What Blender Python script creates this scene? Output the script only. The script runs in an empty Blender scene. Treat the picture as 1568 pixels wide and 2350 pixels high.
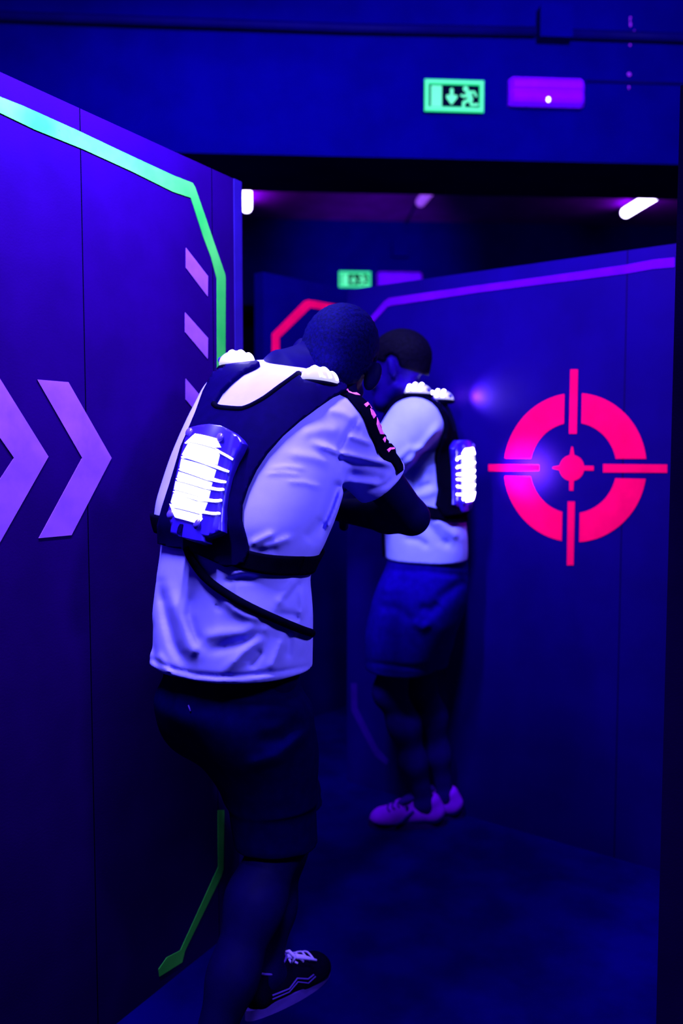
import bpy, bmesh, math, random
import numpy as np
from mathutils import Vector, Matrix
from mathutils.bvhtree import BVHTree

random.seed(4)
C = bpy.context.scene.collection
V = Vector
# ------------------------------------------------------------------ camera
FP, CX, CY, HOR, CAMZ = 2000.0, 784.0, 1175.0, 1037.0, 1.36
TILT = math.atan((CY - HOR) / FP)
cd = bpy.data.cameras.new('camera')
cam = bpy.data.objects.new('camera', cd); C.objects.link(cam)
cam.location = (0, 0, CAMZ); cam.rotation_euler = (math.pi / 2 - TILT, 0, 0)
cd.sensor_fit = 'VERTICAL'; cd.sensor_height = 36.0; cd.lens = 36.0 * FP / 2350.0
cd.clip_start = 0.05
cd.dof.use_dof = True; cd.dof.focus_distance = 1.86; cd.dof.aperture_fstop = 1.9
bpy.context.scene.camera = cam
CT, ST = math.cos(TILT), math.sin(TILT)
CAM = V((0, 0, CAMZ))


def ray(px, py):
    a, b = (px - CX) / FP, (CY - py) / FP
    return V((a, CT + b * ST, -ST + b * CT))


def W(px, py, Y):
    d = ray(px, py)
    return CAM + d * (Y / d.y)


def WZ(px, py, z):
    d = ray(px, py)
    return CAM + d * ((z - CAMZ) / d.z)


def proj(x, y, z):
    zz = z - CAMZ
    dep = y * CT - zz * ST
    up = y * ST + zz * CT
    return CX + FP * x / dep, CY - FP * up / dep


# ------------------------------------------------------------------ materials
MATS = {}


def mat(name, col, rough=0.7, spec=0.2, var=0.15, vscale=18.0, bump=0.0, bscale=300.0, emit=None, estr=0.0, col2=None):
    if name in MATS:
        return MATS[name]
    m = bpy.data.materials.new(name); m.use_nodes = True
    nt = m.node_tree; n = nt.nodes; L = nt.links
    b = n['Principled BSDF']
    b.inputs['Roughness'].default_value = rough
    b.inputs['Specular IOR Level'].default_value = spec if spec >= 0.3 else spec * 0.06
    tc = n.new('ShaderNodeTexCoord')
    no = n.new('ShaderNodeTexNoise'); no.inputs['Scale'].default_value = vscale; no.inputs['Detail'].default_value = 5
    L.new(tc.outputs['Object'], no.inputs['Vector'])
    r = n.new('ShaderNodeValToRGB')
    c2 = col2 if col2 else tuple(c * (1 - var) for c in col)
    c1 = col if col2 else tuple(c * (1 + var) for c in col)
    r.color_ramp.elements[0].position = 0.35; r.color_ramp.elements[1].position = 0.65
    r.color_ramp.elements[0].color = (*c2, 1); r.color_ramp.elements[1].color = (*c1, 1)
    L.new(no.outputs['Fac'], r.inputs['Fac']); L.new(r.outputs['Color'], b.inputs['Base Color'])
    if bump > 0:
        n2 = n.new('ShaderNodeTexNoise'); n2.inputs['Scale'].default_value = bscale
        L.new(tc.outputs['Object'], n2.inputs['Vector'])
        bp = n.new('ShaderNodeBump'); bp.inputs['Strength'].default_value = bump; bp.inputs['Distance'].default_value = 0.002
        L.new(n2.outputs['Fac'], bp.inputs['Height']); L.new(bp.outputs['Normal'], b.inputs['Normal'])
    if emit:
        b.inputs['Emission Color'].default_value = (*emit, 1); b.inputs['Emission Strength'].default_value = estr
    MATS[name] = m
    return m


def wear(m, spot, scale=60.0, lo=0.66, hi=0.72):
    """small worn spots of another paint colour on a painted surface"""
    nt = m.node_tree; n = nt.nodes; L = nt.links; b = n['Principled BSDF']
    src = b.inputs['Base Color'].links[0].from_socket
    tc = n.new('ShaderNodeTexCoord')
    no = n.new('ShaderNodeTexNoise'); no.inputs['Scale'].default_value = scale; no.inputs['Detail'].default_value = 8; no.inputs['Roughness'].default_value = 0.75
    L.new(tc.outputs['Object'], no.inputs['Vector'])
    r = n.new('ShaderNodeValToRGB'); r.color_ramp.elements[0].position = lo; r.color_ramp.elements[1].position = hi
    L.new(no.outputs['Fac'], r.inputs['Fac'])
    mx = n.new('ShaderNodeMix'); mx.data_type = 'RGBA'
    L.new(r.outputs['Color'], mx.inputs['Factor']); L.new(src, mx.inputs['A']); mx.inputs['B'].default_value = (*spot, 1)
    L.new(mx.outputs['Result'], b.inputs['Base Color'])
    return m


def seam(m, us, wdt=0.0016, col=(0.0, 0.0, 0.004)):
    """thin dark vertical joints between wall boards at object-space x"""
    nt = m.node_tree; n = nt.nodes; L = nt.links; b = n['Principled BSDF']
    tc = n.new('ShaderNodeTexCoord'); sp = n.new('ShaderNodeSeparateXYZ'); L.new(tc.outputs['Object'], sp.inputs['Vector'])
    for u in us:
        src = b.inputs['Base Color'].links[0].from_socket
        c = n.new('ShaderNodeMath'); c.operation = 'COMPARE'; c.inputs[1].default_value = u; c.inputs[2].default_value = wdt
        L.new(sp.outputs['X'], c.inputs[0])
        mx = n.new('ShaderNodeMix'); mx.data_type = 'RGBA'
        L.new(c.outputs[0], mx.inputs['Factor']); L.new(src, mx.inputs['A']); mx.inputs['B'].default_value = (*col, 1)
        L.new(mx.outputs['Result'], b.inputs['Base Color'])
    return m


WALLC = (0.0048, 0.0, 0.043)
M_wl = wear(mat('paint_wall_left', WALLC, 0.75, 0.05, 0.12, 6, 0.15, 220), (0.004, 0, 0.02), 40, 0.70, 0.74)
M_wr = mat('paint_wall_right', (0.0015, 0.0, 0.075), 0.42, 0.30, 0.12, 5, 0.1, 220)
M_wr.node_tree.nodes['Principled BSDF'].inputs['Specular Tint'].default_value = (0.30, 0.02, 1.0, 1)
M_wm = mat('paint_wall_mid', (0.001, 0.0, 0.07), 0.8, 0.05, 0.12, 5)
M_hdr = mat('paint_header', (0.0006, 0.0, 0.095), 0.85, 0.03, 0.10, 5)
M_out = mat('paint_outer', (0.001, 0.0, 0.03), 0.9, 0.03, 0.1, 5)
M_ceil = mat('paint_ceiling', (0.15, 0.0, 0.34), 0.9, 0.03, 0.15, 4)
M_floor = mat('carpet', (0.0005, 0.0, 0.055), 0.95, 0.03, 0.25, 7, 0.4, 500)
M_trim = mat('trim_metal', (0.006, 0.0, 0.10), 0.45, 0.3, 0.1, 20)
M_green = wear(mat('paint_green', (0.032, 0.27, 0.044), 0.7, 0.1, 0.2, 7, 0, 300, None, 0, (0.010, 0.21, 0.030)), (0.0, 0.09, 0.008), 45, 0.66, 0.70)
M_viol = wear(mat('paint_violet', (0.125, 0.035, 0.33), 0.7, 0.1, 0.2, 10), (0.045, 0.0, 0.14), 70, 0.66, 0.72)
M_purp = mat('paint_purple', (0.07, 0.0, 0.28), 0.7, 0.1, 0.2, 10)
M_blue = mat('paint_blue', (0.012, 0.0, 0.15), 0.7, 0.1, 0.15, 10)
M_red = mat('paint_red', (0.80, 0.0, 0.07), 0.7, 0.1, 0.12, 8)
M_pipe = mat('pipe_paint', (0.001, 0.0, 0.06), 0.5, 0.2, 0.1, 8)
M_white = mat('white_plastic', (0.215, 0.0, 0.95), 0.5, 0.25, 0.06, 12)
M_tubeb = mat('fixture_body', (0.2, 0.02, 0.4), 0.5, 0.3, 0.08, 12)
M_tube = mat('uv_tube', (0.5, 0.4, 0.9), 0.4, 0.3, 0.02, 9, emit=(0.62, 0.5, 1.0), estr=16.0)
M_unlit = mat('unlit_tube_glow', (0.3, 0.1, 0.7), 0.4, 0.3, 0.03, 12, emit=(0.28, 0.06, 0.85), estr=0.9)  # tube is unlit; faint emission stands in for light falling on it
M_exit = mat('exit_glow', (0.01, 0.12, 0.05), 0.5, 0.3, 0.05, 20, emit=(0.0, 1.0, 0.30), estr=0.85)
M_exitw = mat('exit_glow_pale', (0.02, 0.15, 0.06), 0.5, 0.3, 0.05, 20, emit=(0.10, 1.0, 0.46), estr=1.0)
M_exitd = mat('exit_dark', (0.001, 0.002, 0.010), 0.8, 0.0, 0.1, 20)
M_led = mat('led_lamp', (0.8, 0.8, 0.5), 0.3, 0.3, 0.02, 20, emit=(1.0, 0.95, 0.55), estr=3.0)
M_skin = mat('skin', (0.001, 0.0, 0.030), 0.6, 0.25, 0.10, 30, 0.1, 400)
M_skin2 = mat('skin_second', (0.004, 0.0, 0.095), 0.6, 0.25, 0.10, 30, 0.1, 400)
M_hair = mat('hair_short', (0.0005, 0.0001, 0.030), 0.7, 0.25, 0.4, 160, 0.6, 500)
M_hair2 = mat('hair_dark', (0.001, 0.0005, 0.006), 0.6, 0.2, 0.4, 160, 0.6, 500)
M_shirt = mat('white_cotton', (0.225, 0.190, 0.95), 0.9, 0.05, 0.04, 25, 0.10, 900)
M_shirt2 = mat('white_cotton_second', (0.21, 0.222, 0.98), 0.9, 0.05, 0.04, 25, 0.10, 900)
M_shorts = mat('dark_shorts', (0.0003, 0.0, 0.035), 0.85, 0.05, 0.15, 40, 0.15, 700)
M_shorts2 = mat('blue_shorts', (0.003, 0.0, 0.17), 0.9, 0.03, 0.12, 40, 0.15, 700)
M_vest = mat('vest_neoprene', (0.001, 0.0, 0.024), 0.75, 0.1, 0.10, 40, 0.1, 700)
M_vestd = mat('vest_webbing', (0.0005, 0.0003, 0.006), 0.8, 0.1, 0.2, 40, 0.2, 700)
M_house = mat('pack_plastic', (0.016, 0.004, 0.36), 0.30, 0.35, 0.06, 12)
M_strip = mat('led_strip', (0.8, 0.8, 0.9), 0.4, 0.3, 0.02, 12, emit=(0.70, 0.70, 1.0), estr=4.0)
M_panel = mat('led_diffuser', (0.10, 0.10, 0.4), 0.35, 0.4, 0.03, 12, emit=(0.76, 0.80, 1.0), estr=1.15)
M_dome = mat('lamp_dome', (0.15, 0.12, 0.5), 0.25, 0.5, 0.04, 12, emit=(0.66, 0.64, 1.0), estr=0.85)
M_domes = mat('lamp_band', (0.8, 0.8, 0.9), 0.4, 0.3, 0.02, 12, emit=(0.72, 0.72, 1.0), estr=2.6)
M_stripf = mat('led_strip_bright', (0.8, 0.8, 0.9), 0.4, 0.3, 0.02, 12, emit=(0.62, 0.55, 1.0), estr=40.0)
M_domesf = mat('lamp_band_bright', (0.8, 0.8, 0.9), 0.4, 0.3, 0.02, 12, emit=(0.62, 0.55, 1.0), estr=40.0)
M_boss = mat('boss_plastic', (0.06, 0.03, 0.5), 0.3, 0.4, 0.05, 20)
M_pink = mat('lettering_pink', (0.85, 0.12, 0.62), 0.7, 0.1, 0.15, 60)
M_shoeb = mat('shoe_black', (0.0008, 0.0004, 0.008), 0.8, 0.1, 0.2, 40)
M_shoew = mat('shoe_white_trim', (0.35, 0.22, 0.95), 0.7, 0.1, 0.05, 40)
M_shoel = mat('shoe_line', (0.05, 0.02, 0.30), 0.7, 0.1, 0.05, 40)
M_shoep = mat('shoe_pale', (0.16, 0.002, 0.62), 0.7, 0.1, 0.06, 30)
M_shoed = mat('shoe_tongue', (0.02, 0.001, 0.20), 0.8, 0.1, 0.1, 30)
M_shoes = mat('shoe_sole', (0.01, 0.0, 0.09), 0.8, 0.1, 0.1, 30)


# ------------------------------------------------------------------ object helpers
def link(name, verts, faces, m, parent=None, smooth=False, center=True):
    me = bpy.data.meshes.new(name)
    vs = np.asarray([tuple(v) for v in verts], dtype=np.float64) if not isinstance(verts, np.ndarray) else verts
    loc = np.zeros(3)
    if center and parent is None:
        lo, hi = vs.min(0), vs.max(0)
        loc = np.array([(lo[0] + hi[0]) / 2, (lo[1] + hi[1]) / 2, lo[2]])
    me.from_pydata((vs - loc).tolist(), [], faces if isinstance(faces, list) else faces.tolist())
    me.materials.append(m); me.update()
    if smooth:
        me.polygons.foreach_set('use_smooth', [True] * len(me.polygons))
    o = bpy.data.objects.new(name, me); C.objects.link(o)
    o.location = loc
    if parent is not None:
        o.parent = parent
        o.matrix_parent_inverse = base_matrix(parent).inverted()
    return o


def base_matrix(o):
    m = o.matrix_basis.copy()
    if o.parent is not None:
        m = base_matrix(o.parent) @ o.matrix_parent_inverse @ m
    return m


def tag(o, label=None, cat=None, group=None, kind=None):
    if label: o['label'] = label
    if cat: o['category'] = cat
    if group: o['group'] = group
    if kind: o['kind'] = kind
    return o


def empty(name, loc, label, cat, group=None):
    o = bpy.data.objects.new(name, None); C.objects.link(o); o.location = loc
    o.empty_display_size = 0.05
    return tag(o, label, cat, group)


class MB:
    def __init__(s): s.v = []; s.f = []

    def add(s, vs, fs):
        k = len(s.v); s.v += [V(v) for v in vs]; s.f += [[i + k for i in f] for f in fs]

    def box(s, c, ax, half):
        c = V(c); a, b, d = [V(x) for x in ax]
        vs = [c + a * (half[0] * i) + b * (half[1] * j) + d * (half[2] * k) for i in (-1, 1) for j in (-1, 1) for k in (-1, 1)]
        s.add(vs, [[0, 1, 3, 2], [4, 6, 7, 5], [0, 4, 5, 1], [2, 3, 7, 6], [0, 2, 6, 4], [1, 5, 7, 3]])

    def tube(s, pts, r, n=10, cap=True):
        pts = [V(p) for p in pts]; m = len(pts)
        rs = r if isinstance(r, (list, tuple)) else [r] * m
        up = None; rings = []
        for i, p in enumerate(pts):
            t = (pts[min(i + 1, m - 1)] - pts[max(i - 1, 0)]).normalized()
            if up is None:
                up = t.orthogonal().normalized()
            up = (up - t * up.dot(t)).normalized(); sd = t.cross(up)
            rings.append([p + (up * math.cos(2 * math.pi * j / n) + sd * math.sin(2 * math.pi * j / n)) * rs[i] for j in range(n)])
        fs = [[i * n + j, i * n + (j + 1) % n, (i + 1) * n + (j + 1) % n, (i + 1) * n + j] for i in range(m - 1) for j in range(n)]
        if cap:
            fs += [list(range(n))[::-1], [(m - 1) * n + j for j in range(n)]]
        s.add([p for rg in rings for p in rg], fs)

    def sphere(s, c, ax, rad, nu=16, nv=10, half=False):
        c = V(c); a, b, d = [V(x) for x in ax]
        vs = []; fs = []
        lo = 0.0 if half else -math.pi / 2
        for i in range(nv + 1):
            ph = lo + (math.pi / 2 - lo) * i / nv
            for j in range(nu):
                th = 2 * math.pi * j / nu
                vs.append(c + a * (rad[0] * math.cos(ph) * math.cos(th)) + b * (rad[1] * math.cos(ph) * math.sin(th)) + d * (rad[2] * math.sin(ph)))
        for i in range(nv):
            for j in range(nu):
                fs.append([i * nu + j, i * nu + (j + 1) % nu, (i + 1) * nu + (j + 1) % nu, (i + 1) * nu + j])
        if half: fs.append(list(range(nu))[::-1])
        s.add(vs, fs)

    def build(s, name, m, parent=None, smooth=False):
        return link(name, s.v, s.f, m, parent, smooth)


def patch_mesh(poly, mapper, res=None):
    """2-D polygon -> bisected face -> two mapped layers joined by side walls. mapper(u, v, layer) -> point"""
    bm = bmesh.new()
    vs = [bm.verts.new((p[0], p[1], 0)) for p in poly]
    bm.faces.new(vs)
    bm.normal_update()
    if res:
        xs = [p[0] for p in poly]; ys = [p[1] for p in poly]
        for ax, a in ((0, xs), (1, ys)):
            k = math.floor(min(a) / res) + 1
            while k * res < max(a):
                co = V((0, 0, 0)); no = V((0, 0, 0)); co[ax] = k * res; no[ax] = 1
                bmesh.ops.bisect_plane(bm, geom=bm.verts[:] + bm.edges[:] + bm.faces[:], plane_co=co, plane_no=no)
                k += 1
    if not res:
        bmesh.ops.triangulate(bm, faces=bm.faces[:])
    bm.verts.index_update()
    n = len(bm.verts)
    top = [mapper(v.co.x, v.co.y, 1) for v in bm.verts]
    bot = [mapper(v.co.x, v.co.y, 0) for v in bm.verts]
    fs = [[v.index for v in f.verts] for f in bm.faces]
    out = [f for f in fs] + [[i + n for i in f][::-1] for f in fs]
    for e in bm.edges:
        if len(e.link_faces) == 1:
            lp = e.link_loops[0]
            a, b = lp.vert.index, lp.link_loop_next.vert.index
            out.append([b, a, a + n, b + n])
    bm.free()
    return top + bot, out


def patch(name, poly, mapper, m, parent=None, res=None, smooth=False):
    vs, fs = patch_mesh(poly, mapper, res)
    return link(name, vs, fs, m, parent, smooth)


# ------------------------------------------------------------------ room shell
class Plane:
    """a vertical wall face: origin on the floor, unit direction u along the wall, normal to the viewer's side"""
    def __init__(s, p, q):
        s.o = V((p[0], p[1], 0)); s.u = (V((q[0], q[1], 0)) - s.o).normalized()
        s.n = V((s.u.y, -s.u.x, 0))
        if s.n.dot(CAM - s.o) < 0: s.n = -s.n

    def px(s, px, py):
        d = ray(px, py); t = (s.o - CAM).dot(s.n) / d.dot(s.n)
        h = CAM + d * t
        return ((h - s.o).dot(s.u), h.z)

    def at(s, u, v, off=0.0):
        return s.o + s.u * u + V((0, 0, v)) + s.n * off

    def slab(s, name, u0, u1, z0, z1, th, m):
        """wall slab with object axes along the wall (x), through it (y) and up (z)"""
        rot = Matrix(((s.u.x, -s.n.x, 0), (s.u.y, -s.n.y, 0), (0, 0, 1)))
        me = bpy.data.meshes.new(name)
        vs = [(x, y, z) for x in (u0, u1) for y in (0, th) for z in (z0, z1)]
        me.from_pydata(vs, [], [[0, 1, 3, 2], [4, 6, 7, 5], [0, 4, 5, 1], [2, 3, 7, 6], [0, 2, 6, 4], [1, 5, 7, 3]])
        bm = bmesh.new(); bm.from_mesh(me); bmesh.ops.recalc_face_normals(bm, faces=bm.faces[:]); bm.to_mesh(me); bm.free()
        me.materials.append(m)
        o = bpy.data.objects.new(name, me); C.objects.link(o)
        o.matrix_world = Matrix.Translation(s.o) @ rot.to_4x4()
        o['kind'] = 'structure'
        return o

    def decal(s, name, poly, m, t=0.0015, uv=False, parent=None):
        pl = poly if uv else [s.px(*p) for p in poly]
        return patch(name, pl, lambda u, v, l: s.at(u, v, 0.0004 + t * l), m, parent)


def struct_box(name, lo, hi, m):
    b = MB(); c = (V(lo) + V(hi)) / 2; h = (V(hi) - V(lo)) / 2
    b.box(c, ((1, 0, 0), (0, 1, 0), (0, 0, 1)), h)
    o = b.build(name, m); o['kind'] = 'structure'; return o


RX0, RX1, RY0, RY1, RZ = -3.2, 4.6, -1.6, 10.6, 3.62
struct_box('floor', (RX0, RY0, -0.1), (RX1, RY1, 0), M_floor)
struct_box('ceiling', (RX0, RY0, RZ), (RX1, RY1, RZ + 0.1), M_ceil)
struct_box('wall_back', (RX0, RY1, 0), (RX1, RY1 + 0.1, RZ), M_out)
struct_box('wall_front', (RX0, RY0 - 0.1, 0), (RX1, RY0, RZ), M_out)
struct_box('wall_west', (RX0 - 0.1, RY0, 0), (RX0, RY1, RZ), M_out)
struct_box('wall_east', (RX1, RY0, 0), (RX1 + 0.1, RY1, RZ), M_out)

ZL = 2.10
pa, pb = WZ(0, 165, ZL), WZ(545, 414, ZL)
PL = Plane(pa, pb)
uL_end = PL.px(552, 600)[0]
seam(M_wl, [PL.px(190, 600)[0], PL.px(488, 600)[0]])
PL.slab('wall_left', -1.25, uL_end, 0, ZL, 0.06, M_wl)
# corner moulding on the free end of the left wall
ue0 = PL.px(537, 600)[0]
tb = MB()
tb.box(PL.at((ue0 + uL_end) / 2 + 0.003, ZL / 2, 0.0015), (PL.u, PL.n, (0, 0, 1)), ((uL_end - ue0) / 2 + 0.003, 0.0015, ZL / 2))
tb.box(PL.at(uL_end + 0.0045, ZL / 2, -0.03), (PL.u, PL.n, (0, 0, 1)), (0.0015, 0.033, ZL / 2))
o = tb.build('trim_1', M_trim); o['kind'] = 'structure'

ZR = 2.003
qa, qb = WZ(1120, 1886, 0), WZ(1518, 2000, 0)
PR = Plane(qa, qb)
uR0, uR1 = PR.px(797, 1200)[0], PR.px(1551, 800)[0]
seam(M_wr, [PR.px(1436, 800)[0]])
PR.slab('wall_right', uR0, uR1 + 0.05, 0, ZR, 0.06, M_wr)

ma, mb = WZ(605, 624, 2.2), WZ(772, 659, 2.2)
PM = Plane(ma, mb)
PM.slab('wall_middle', PM.px(605, 800)[0], PM.px(605, 800)[0] + 1.9, 0, 2.2, 0.06, M_wm)

na = WZ(1562, 196, 2.1)
PN = Plane(na, na + V((0.5, -0.34, 0)))
PN.slab('wall_near', 0, 0.9, 0, 2.1, 0.06, M_wl)

# downstand beams across the ceiling
YAW = 0.070
hA = V((0, 4.35, 0)); hB = hA + V((1, YAW, 0))
PH = Plane(hA, hB)
zb = PH.px(1000, 364)[1]
PH.slab('beam_1', -3.0, 4.2, zb, RZ, 0.60, M_hdr); 
hF = V((0, 8.7, 0)); PF = Plane(hF, hF + V((1, YAW, 0)))
zf = zb
PF.slab('beam_2', -3.0, 4.3, zf, RZ, 0.5, M_hdr)
bpy.data.objects['beam_1'].name = 'trim_2'; bpy.data.objects['beam_2'].name = 'trim_3'

# ------------------------------------------------------------------ painted marks
G = [(-60, 196), (0, 223), (51, 243), (174, 298), (277, 347), (395, 402), (441, 420), (447, 430), (468, 490), (490, 555), (516, 630), (517, 640), (516, 905),
     (498, 905), (497, 640), (484, 592), (467, 547), (437, 454), (395, 440), (300, 393), (190, 343), (79, 298), (0, 260), (-60, 232)]
tag(PL.decal('wall_stripe', G, M_green), 'bright green painted stripe angling along the top of the left wall', 'stripe')
G2 = [(499, 1859), (514, 1859), (512, 1994), (507, 2011), (424, 2181), (417, 2208), (365, 2241), (363, 2224), (382, 2197), (413, 2181), (493, 2005), (500, 1990)]
tag(PL.decal('wall_stripe', G2, M_green), 'dim green painted stripe low on the left wall beside the legs', 'stripe')
tag(PL.decal('chevron', [(84, 871), (156, 877), (255, 1051), (163, 1228), (88, 1235), (187.5, 1051)], M_viol),
    'whole violet chevron arrow on left wall, next to the front man', 'chevron')
tag(PL.decal('chevron', [(-110, 848), (-9, 857), (110, 1048), (-5, 1251), (-108, 1262), (31, 1051)], M_viol),
    'leftmost violet chevron arrow on left wall, its tail cut off', 'chevron')
for poly, lab in (([(426, 568.6), (476.5, 634), (475.7, 680.5), (426, 615)], 'topmost slanted violet block painted beside the green stripe'),
                  ([(424, 717), (476.5, 776), (475.7, 823.6), (424, 762)], 'middle slanted violet block painted beside the green stripe'),
                  ([(425.5, 869), (476, 929), (476, 978), (425.5, 917)], 'lowest slanted violet block, partly hidden behind the shoulder of the man')):
    tag(PL.decal('warning_block', poly, M_viol), lab, 'painted mark', 'slanted violet blocks on the left wall')

P_ = [(893, 684), (1099, 655), (1205, 641), (1320, 625), (1437, 608), (1500, 596), (1549, 591), (1549, 613), (1500, 617), (1437, 628), (1320, 643), (1205, 657), (1099, 671), (901, 701),
      (890, 704), (856, 741), (819, 792), (819, 935), (806, 935), (806, 783), (852, 727), (882, 692)]
tag(PR.decal('wall_stripe', P_, M_purp), 'purple painted stripe along the top of the right wall', 'stripe')
P2_ = [(806, 1568), (820, 1568), (821, 1625), (846, 1675), (868, 1718), (893, 1745), (888, 1756), (862, 1735), (836, 1687), (807, 1630)]
tag(PR.decal('wall_stripe', P2_, M_blue), 'dim blue stripe low on right wall behind the knees of the person', 'stripe')
R_ = [(624, 900), (624, 766), (698, 691), (708, 688), (760, 697), (790, 702), (790, 718), (760, 713), (712, 706), (641, 775), (641, 900)]
tag(PM.decal('wall_stripe', R_, M_red), 'red angled stripe on the partition behind the head of the man', 'stripe')

# crosshair target on the right wall
cu, cv = PR.px(1313, 1074)
mpp = (PR.at(cu, cv) - CAM).length / FP
Ro, Ri = 164.7 * mpp, 100.6 * mpp
g_h, g_v = 20.5 * mpp, 21 * mpp
tgt = empty('crosshair_target', PR.at(cu, cv, 0), 'large red crosshair target painted on the right wall', 'target')
for qx, qy in ((1, 1), (-1, 1), (-1, -1), (1, -1)):
    a0, a1 = math.asin(g_v / Ro), math.acos(g_h / Ro)
    b0, b1 = math.asin(g_v / Ri), math.acos(g_h / Ri)
    pts = [(Ro * math.cos(a0 + (a1 - a0) * i / 20), Ro * math.sin(a0 + (a1 - a0) * i / 20)) for i in range(21)]
    pts += [(Ri * math.cos(b1 + (b0 - b1) * i / 20), Ri * math.sin(b1 + (b0 - b1) * i / 20)) for i in range(21)]
    PR.decal('ring_quarter', [(cu + qx * x, cv + qy * y) for x, y in pts], M_red, uv=True, parent=tgt)
for bar in ([(1310, 848), (1327, 848), (1324, 995), (1307, 995)], [(1304, 1151), (1320, 1151), (1317, 1297), (1302, 1297)],
            [(1122, 1066), (1238, 1067), (1238, 1080), (1122, 1081)], [(1385, 1065), (1532, 1066), (1532, 1085), (1385, 1084)]):
    PR.decal('bar', bar, M_red, parent=tgt)
rd = 28.5 * mpp
pts = []
tips = {0: (50 * mpp, 5 * mpp, 5 * mpp), 90: (47 * mpp, 5 * mpp, 1.5 * mpp), 180: (45 * mpp, 5 * mpp, 1.5 * mpp), 270: (50 * mpp, 5 * mpp, 4.5 * mpp)}
for k in range(4):
    a = math.radians(90 * k); ca, sa = math.cos(a), math.sin(a)
    L_, w0, w1 = tips[90 * k]
    th = math.asin(w0 / rd)
    for x, y in ((rd * math.cos(th), -w0), (L_, -w1), (L_, w1), (rd * math.cos(th), w0)):
        pts.append((cu + x * ca - y * sa, cv + x * sa + y * ca))
    for i in range(1, 10):
        b = a + th + (math.pi / 2 - 2 * th) * i / 10
        pts.append((cu + rd * math.cos(b), cv + rd * math.sin(b)))
PR.decal('center_mark', pts, M_red, uv=True, parent=tgt)


# ------------------------------------------------------------------ exit signs, emergency lamps, conduits
def stroke(pts, w):
    """thick polyline as a list of capsule polygons"""
    out = []
    for (x0, y0), (x1, y1) in zip(pts, pts[1:]):
        a = math.atan2(y1 - y0, x1 - x0)
        poly = []
        for i in range(9): t = a + math.pi / 2 + math.pi * i / 8; poly.append((x0 + w / 2 * math.cos(t), y0 + w / 2 * math.sin(t)))
        for i in range(9): t = a - math.pi / 2 + math.pi * i / 8; poly.append((x1 + w / 2 * math.cos(t), y1 + w / 2 * math.sin(t)))
        out.append(poly)
    return out


def multi(polys, mapper):
    b = MB()
    for p in polys:
        vs, fs = patch_mesh(p, mapper); b.add(vs, fs)
    return b


def exit_sign(pl, px0, py0, px1, py1, label):
    """pixel box of the sign on beam plane pl"""
    u0, v1 = pl.px(px0, py0); u1, _ = pl.px(px1, py0); v0 = pl.px(px0, py1)[1]
    t = empty('exit_sign', pl.at((u0 + u1) / 2, v0, 0), label, 'sign', 'green escape signs on the beams')
    S = lambda x, y: (u0 + (x - 88) / 517 * (u1 - u0), v0 + (333 - y) / 270 * (v1 - v0))
    mk = lambda d0, d1: (lambda u, v, l: pl.at(u, v, d0 + (d1 - d0) * l))
    R = lambda x0, y0, x1, y1: [S(x0, y0), S(x1, y0), S(x1, y1), S(x0, y1)]
    patch('housing', R(92, 66, 601, 330), mk(0.0005, 0.02), M_exitd, t)
    fr = [R(88, 62, 605, 100), R(88, 295, 605, 334), R(88, 100, 126, 295), R(568, 100, 605, 295)]
    multi(fr, mk(0.0202, 0.030)).build('frame', M_exit, t)
    # raised bright bead in the middle of the frame
    multi([R(100, 76, 593, 88), R(100, 308, 593, 320), R(100, 88, 110, 308), R(583, 88, 593, 308)], mk(0.0302, 0.032)).build('frame_bead', M_exitw, t)
    patch('door_symbol', R(146, 110, 240, 290), mk(0.0202, 0.0225), M_exitw, t)
    arrow = [(312, 136), (320, 131), (332, 131), (340, 136), (341, 196), (352, 186), (374, 190), (374, 212), (330, 268), (322, 268), (279, 212), (279, 190), (300, 186), (312, 196)]
    patch('arrow_symbol', [S(*p) for p in arrow], mk(0.0202, 0.0225), M_exitw, t)
    polys = [[(448 + 23 * math.cos(a * math.pi / 8), 131 + 23 * math.sin(a * math.pi / 8)) for a in range(16)]]
    polys += stroke([(474, 168), (490, 222)], 46) + stroke([(480, 158), (522, 156), (541, 190)], 17) + stroke([(462, 170), (440, 200), (411, 188)], 18)
    polys += stroke([(486, 224), (500, 268), (552, 264)], 21) + stroke([(478, 228), (430, 250), (430, 296)], 24)
    multi([[S(*p) for p in q] for q in polys], mk(0.0202, 0.0225)).build('running_figure', M_exitw, t)
    return t


exit_sign(PH, 973, 187, 1108, 259, 'sharp green escape sign with running figure on the near beam')
exit_sign(PF, 778, 624, 850, 660, 'small blurred green escape sign on the far beam')


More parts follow.
